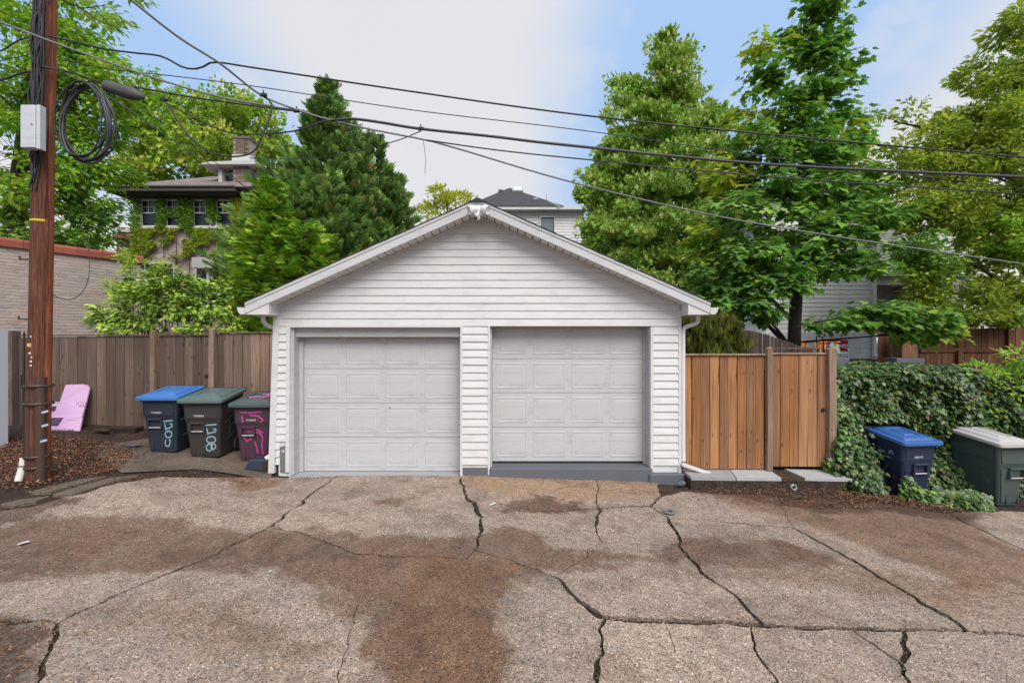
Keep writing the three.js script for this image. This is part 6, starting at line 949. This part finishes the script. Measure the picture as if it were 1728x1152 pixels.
{
  const C1 = [[.072, .122, .038, .5], [.046, .088, .03, .3], [.12, .175, .05, .17], [.13, .09, .04, .03]], C2 = [[.13, .21, .032, .5], [.09, .16, .028, .3], [.20, .27, .045, .2]];
  const ld = (px, py, d, R, y0, n, o = {}) => { const p = at(px, py, d); return { x: p.x, z: p.z, y0, y1: p.y, R: R / 800 * d, n, ...o }; };
  conifer({ name: 'cypress_tree', label: 'tall dark green conifer with pointed top behind the garage roof', group: 'background trees', seed: 401, tones: C1, size: [.2, .42], leaders: [ld(552, 146, 14.5, 140, .3, 560, { yb: 1.2, pow: 1.0 }), ld(628, 235, 15, 95, .3, 260, { yb: 2 }), ld(668, 300, 15, 60, .3, 150, { yb: 2.2 }), ld(590, 215, 14.2, 60, .3, 130, { yb: 2.5 }), ld(515, 262, 14, 50, .3, 130, { yb: 2 }), ld(578, 200, 14.8, 44, .3, 110, { yb: 3 }), ld(610, 262, 14, 55, .3, 130, { yb: 2 }), ld(560, 300, 13.4, 70, .3, 150, { yb: 1.5 }), ld(500, 330, 13.2, 50, .3, 110, { yb: 1.5 })] });
  conifer({ name: 'cypress_tree', label: 'lighter green conifer between the ivy house and garage eave', group: 'background trees', seed: 402, tones: C2, size: [.2, .36], droop: .3, leaders: [ld(455, 305, 12, 76, .3, 300, { yb: .9, pow: .85 }), ld(432, 430, 11.6, 36, .3, 110, { yb: .8, pow: .5 }), ld(510, 380, 12, 70, .3, 150, { yb: 1.0, pow: .5 })] });
  for (const [px, i] of [[1168, 0], [1200, 1], [1232, 2]]) conifer({ name: 'arborvitae', label: ['olive arborvitae column closest to the garage downspout', 'middle olive arborvitae column behind the cedar fence', 'olive arborvitae column nearest the sloping grey fence'][i], group: 'arborvitae behind the fence', seed: 410 + i, tones: [[.05, .06, .012, .5], [.032, .036, .012, .3], [.08, .085, .02, .2]], size: [.12, .26], geo: spr.clone().scale(.45, 1, 1), out: .12, droop: -.9, leaders: [ld(px, 548, 9.3, 30, .2, 170, { yb: .5, pow: .3, den: 80 })] });
}
// ---------------------------------------------------------------- shrubs and climbers
function shrub({ name, label, category = 'bush', group, lobes, geo, material, size, per, clump, tones, seed, droop = .2, own = 0, base }) {
  const R = rng(seed), c = lobes[0].c, T = thing(name, label, category, [c.x, base, c.z], group), L = new Leaves(geo, material), tw = [];
  for (const lb of lobes) for (let k = 0; k < lb.n; k++) {
    const u = V(gauss(R), gauss(R), gauss(R)).normalize(), rr = Math.pow(R(), .4), q = V(lb.c.x + u.x * lb.r[0] * rr, lb.c.y + u.y * lb.r[1] * rr, lb.c.z + u.z * lb.r[2] * rr), kk = .75 + .5 * R();
    if (k % 2 === 0) tw.push(taper([V(lerp(lb.c.x, c.x, .3), base, lb.c.z), V(lerp(lb.c.x, q.x, .5), lerp(base, q.y, .6), lerp(lb.c.z, q.z, .5)), q], [.014, .009, .003], 5, 4));
    for (let i = 0; i < per; i++) { const p = V(q.x + gauss(R) * clump, q.y + gauss(R) * clump * .7, q.z + gauss(R) * clump); L.add(p, p.clone().sub(lb.c).normalize().add(V(gauss(R) * .6, -droop + gauss(R) * .4, gauss(R) * .6 + .2)), V(gauss(R) * .8, .8, gauss(R) * .8 + .45), lerp(size[0], size[1], R()), tone(R, lb.tones || tones, kk)); }
  }
  part(T, 'stems', merge(tw), bark, { kind: 'stuff' }); L.build(T, 'foliage', own);
}
const SH = [[.105, .165, .026, .5], [.062, .108, .02, .3], [.165, .225, .036, .2]];
shrub({ name: 'garden_shrub', label: 'dense broad leaved green shrub behind the weathered fence', seed: 501, base: .4, geo: simple, material: glossLeaf, size: [.10, .17], per: 26, clump: .25, tones: SH, group: 'shrubs', lobes: [lobe(290, 500, 10.6, 70, 40, 34), lobe(350, 510, 10.8, 50, 40, 24), lobe(235, 520, 10.5, 50, 36, 24), lobe(190, 535, 10.4, 34, 26, 14), lobe(300, 480, 11, 70, 20, 18), lobe(250, 490, 10.8, 34, 26, 10), lobe(370, 555, 10.6, 50, 20, 12), lobe(270, 552, 10.3, 80, 14, 14)] });
shrub({ name: 'wall_vine', label: 'light green vine climbing the end of the brick building', category: 'vine', seed: 502, base: .4, geo: narrow, material: softLeaf, size: [.10, .16], per: 20, clump: .22, tones: [[.16, .25, .035, .5], [.11, .19, .03, .3], [.22, .3, .05, .2]], group: 'shrubs', lobes: [lobe(205, 470, 10.9, 22, 30, 12), lobe(195, 500, 10.7, 22, 26, 10), lobe(235, 446, 11.2, 40, 14, 12), lobe(215, 432, 11.6, 14, 8, 3), lobe(180, 545, 10.5, 20, 14, 6), lobe(275, 455, 11.4, 36, 8, 4)] });
shrub({ name: 'leafy_bush', label: 'light green loose bush at the right edge above the bins', seed: 503, base: -.2, geo: simple, material: softLeaf, size: [.08, .14], per: 20, clump: .2, tones: [[.15, .245, .04, .5], [.10, .18, .03, .3], [.25, .3, .06, .2]], group: 'shrubs', lobes: [lobe(1700, 650, 8.0, 50, 34, 34), lobe(1660, 690, 7.95, 30, 26, 14), lobe(1725, 605, 8.05, 30, 24, 12), lobe(1655, 635, 8.0, 24, 20, 9), lobe(1635, 720, 7.9, 20, 20, 6)] });
{ // ivy over the retaining wall and the ground before it
  const R = rng(511), W = thing('ivy_wall', 'low retaining wall smothered in glossy dark green ivy', 'wall', [6.6, -.3, -7.9]);
  part(W, 'wall', boxUV(box(5.2, 8.6, -.5, 1.5, -8.3, -7.95)), mat(rgb(.12, .1, .085), .95, { map: dirtTex }));
  const L = new Leaves(ivyG, glossLeaf), T = [[.022, .044, .013, .42], [.012, .027, .009, .36], [.048, .08, .022, .13], [.085, .115, .024, .05], [.07, .04, .02, .04]];
  const face = (x, y) => -7.72 + .55 * (fbm(x * 2.2, y * 2.2, 521, 3) - .5) + .18 * smooth(.9, -.3, y) + .42 * smooth(6.3, 5.3, x) * smooth(1.0, -.1, y);
  const top = x => 1.70 + .18 * (fbm(x * 1.8, 3, 522, 3) - .5) - .55 * smooth(7.6, 8.4, x);
  for (let k = 0; k < 17000; k++) { const x = lerp(5.16, 8.5, R()), y = lerp(-.32, top(x), R()); if (Math.abs(x - 6.1) < .46 && y < .85 && R() < .97) continue; const z = face(x, y) + .16 * (R() - .6) - .25 * smooth(top(x) - .15, top(x), y); const n = V(gauss(R) * 1.1, .1 + .9 * R(), .9); L.add(V(x, y, z), V(gauss(R) * .9, -.6 + gauss(R) * .7, .35 + .3 * R()), n, lerp(.03, .095, Math.pow(R(), 1.3)), tone(R, T, .62 + .5 * fbm(x * 3, y * 3, 523, 2))); }
  for (let k = 0; k < 2600; k++) { const x = lerp(5.2, 8.4, R()), z = lerp(-9.2, -7.75, R()), y = top(x) - .02 + .10 * (R() - .5) - (z > -7.9 ? .05 : 0); L.add(V(x, y, z), V(gauss(R), -.2, gauss(R) + .4), V(gauss(R) * .6, 1, gauss(R) * .6 + .3), lerp(.06, .115, R()), tone(R, T, 1)); }
  L.build(W, 'foliage', 300);
  const tw = []; for (let k = 0; k < 60; k++) { const x = lerp(5.2, 8.4, R()), pts = []; for (let i = 0; i < 5; i++) { const y = lerp(-.2, 1.6, i / 4); pts.push(V(x + .2 * (R() - .5), y, face(x, y) - .10)); } tw.push(tube(pts, .006 + .008 * R(), 12, 4)); } part(W, 'stems', merge(tw), bark, { kind: 'stuff' });
  const M = new Leaves(ivyG, glossLeaf), Rg = rng(512);
  for (let k = 0; k < 5600; k++) {            // mound that spills over the alley edge
    const a = Rg(), px = lerp(1412, 1625, Math.pow(Rg(), .9)), mound = Math.exp(-(((px - 1452) / 48) ** 2)), h = .95 * mound + .20, x = lerp(5.02, 7.0, (px - 1412) / 213), zf = -7.08 + .30 * smooth(5.6, 5.95, x), d = Rg(), y = -.30 + h * Rg(), z = zf - .10 + .16 * (fbm(x * 4, 2, 525, 3) - .5) - .65 * d * (mound + .5) - .34 * (y + .3); if (Math.abs(x - 6.12) < .40 && z < -7.12 && z > -7.95) continue;
    M.add(V(x, y, z), V(gauss(Rg) * .8, -.45 + gauss(Rg) * .5, .5), V(gauss(Rg) * .6, .7, .8), lerp(.05, .11, Rg()), tone(Rg, [[.030, .058, .015, .5], [.016, .036, .011, .32], [.06, .098, .024, .15], [.07, .04, .02, .03]], .6 + .6 * fbm(x * 5, z * 5, 524, 2)));
  }
  const P = thing('ivy_mound', 'loose ivy mound spilling over the alley edge beside the ledge', 'ivy', [5.6, -.3, -7.4]); M.build(P, 'foliage', 120);
  const st = []; for (let k = 0; k < 26; k++) { const x = lerp(5.05, 6.0, Rg()), y1 = -.1 + .7 * Rg(), z = -7.35 - .2 * Rg(); st.push(tube([V(x, -.32, z), V(x + .1 * (Rg() - .5), lerp(-.3, y1, .6), z + .05), V(x + .25 * (Rg() - .5), y1, z + .1)], .005, 8, 4)); } part(P, 'stems', merge(st), bark, { kind: 'stuff' });
}
{ // creeper on the stone house: sheets of leaves with bare diagonal strips
  const { z, X, Y } = houseLeft, R = rng(531), H = thing('house_creeper', 'yellow green creeper covering the stone wall of the old house', 'vine', [X(300), .3, z]), L = new Leaves(b5, softLeaf), bare = [[[235, 440], [262, 415], [282, 418], [250, 436]], [[262, 432], [300, 405], [318, 408], [283, 432]], [[285, 400], [292, 392], [300, 396]], [[240, 445], [290, 434], [330, 443], [400, 444], [400, 470], [235, 470]], [[300, 438], [325, 428], [345, 430], [330, 446]], [[345, 432], [368, 428], [390, 440], [350, 446]]].map(p => p.map(q => [X(q[0]), Y(q[1])]));
  const YG = [[.21, .24, .024, .5], [.15, .19, .024, .3], [.28, .27, .03, .2]], GR = [[.10, .17, .025, .6], [.07, .125, .02, .4]];
  for (let k = 0; k < 7000; k++) { const px = lerp(224, 424, R()), py = lerp(386, 470, R()), x = X(px) + .1 * gauss(R), y = Y(py) + .1 * gauss(R); if (bare.some(b => polySide(b, x, y) > .04 * R())) continue; if (fbm(x * 1.6, y * 1.6, 532, 3) < .39) continue; L.add(V(x, y, z + .02 + .16 * R()), V(gauss(R), -.8 + gauss(R) * .5, .3), V(gauss(R) * .4, .5, 1), lerp(.09, .16, R()), tone(R, R() < .7 ? YG : GR, 1)); }
  for (const [a, b, t, e, n, tn] of [[226, 240, 336, 384, 160, GR], [268, 282, 336, 384, 220, GR], [306, 328, 334, 384, 330, GR], [354, 367, 336, 362, 130, GR], [393, 426, 334, 390, 480, [[.34, .31, .03, .5], [.2, .24, .03, .5]]], [278, 312, 352, 366, 60, GR], [355, 376, 355, 372, 60, GR]]) for (let k = 0; k < n; k++) L.add(V(X(lerp(a, b, R())) + .1 * gauss(R), Y(lerp(t, e, R())), z + .05 + .2 * R()), V(gauss(R), -.9, .3), V(gauss(R) * .4, .5, 1), lerp(.10, .17, R()), tone(R, tn, 1));
  L.build(H, 'foliage');
  part(H, 'stems', merge([...Array(9)].map((_, k) => tube([V(X(235 + k * 21), .3, z + .03), V(X(240 + k * 20), 3, z + .03), V(X(232 + k * 22), 7.5, z + .04)], .02, 12, 4))), bark, { kind: 'stuff' });
}
// ---------------------------------------------------------------- litter on the ground
{
  const R = rng(601), L = new Leaves(simpleLeaf(.5, .2), mat(0xffffff, .9, { side: THREE.DoubleSide })), br = [[.16, .07, .05, .4], [.10, .05, .038, .35], [.24, .135, .1, .25]];
  const scatter = (poly, n, s0, s1, tones) => { const P = poly.map(q => gp(...q)), xs = P.map(p => p[0]), zs = P.map(p => p[1]); let c = 0; while (c < n) { const x = lerp(Math.min(...xs), Math.max(...xs), R()), z = lerp(Math.min(...zs), Math.max(...zs), R()); if (polySide(P, x, z) < 0 && R() > .15) continue; c++; L.add(V(x, groundY(x, z) + .02 + .02 * R(), z), V(gauss(R), .1 * gauss(R), gauss(R)), V(gauss(R) * .4, 1, gauss(R) * .4), lerp(s0, s1, R()), tone(R, tones, .5)); } };
  scatter([[0, 735], [160, 740], [230, 760], [200, 795], [90, 815], [0, 830]], 5200, .015, .055, [[.21, .08, .055, .4], [.12, .052, .042, .4], [.30, .17, .13, .2]]);
  scatter([[1150, 826], [1410, 828], [1600, 852], [1640, 868], [1420, 862], [1250, 850]], 2200, .012, .04, br); scatter([[1400, 830], [1610, 850], [1600, 862], [1420, 850]], 600, .02, .05, br); scatter([[855, 850], [985, 846], [985, 862], [870, 866]], 260, .012, .03, br);
  scatter([[930, 866], [1100, 853], [1104, 858], [940, 872]], 130, .012, .035, br); scatter([[0, 1055], [95, 1055], [60, 1152], [-60, 1152]], 260, .012, .035, br); scatter([[200, 806], [520, 808], [520, 814], [210, 816]], 260, .015, .04, br); scatter([[480, 800], [570, 806], [560, 812], [470, 812]], 60, .01, .03, br);
  scatter([[0, 820], [1728, 860], [1728, 1152], [0, 1152]], 240, .008, .022, [[.1, .07, .05, .6], [.35, .3, .25, .4]]); scatter([[1018, 1042], [1285, 1054], [1285, 1060], [1018, 1050]], 90, .008, .02, br);
  const pe = new THREE.IcosahedronGeometry(.5, 0), Q = new Leaves(pe, mat(0xffffff, .9)), gt = [[.10, .075, .055, .45], [.2, .16, .125, .35], [.33, .29, .25, .2]], up = V(0, 1, 0);
  for (let k = 0; k < 5200; k++) { const q = jointPts[Math.floor(R() * jointPts.length)], x = q[0] + gauss(R) * (q[2] + .02), z = q[1] + gauss(R) * (q[2] + .02); if (z > -.8 || Math.abs(x) > 10) continue; Q.add(V(x, groundY(x, z) + .002 + .006 * R(), z), V(gauss(R), gauss(R), gauss(R)), V(gauss(R), 1, gauss(R)), lerp(.006, .018, R() * R()), tone(R, gt, .2)); }
  for (let k = 0; k < 3000; k++) { const x = lerp(-8, 9, R()), z = lerp(-7.4, -2.2, R()); if (fbm(x * 1.2, z * 1.2, 611, 3) < .42 + .25 * R()) continue; Q.add(V(x, groundY(x, z) + .011, z), V(gauss(R), gauss(R), gauss(R)), V(gauss(R), 1, gauss(R)), lerp(.004, .013, R() * R()), tone(R, gt, .5)); }
  const gg = new THREE.Group(); gg.name = 'grit'; gg.userData.kind = 'stuff'; scene.add(gg); Q.build(gg, 'grit_stones');
  const g = new THREE.Group(); g.name = 'leaf_litter'; g.userData.kind = 'stuff'; scene.add(g); const I = L.build(g, 'litter_leaves'); 
}

scene.traverse(o => { if (o.isMesh) { o.castShadow = true; o.receiveShadow = true; } });
renderer.render(scene, camera);
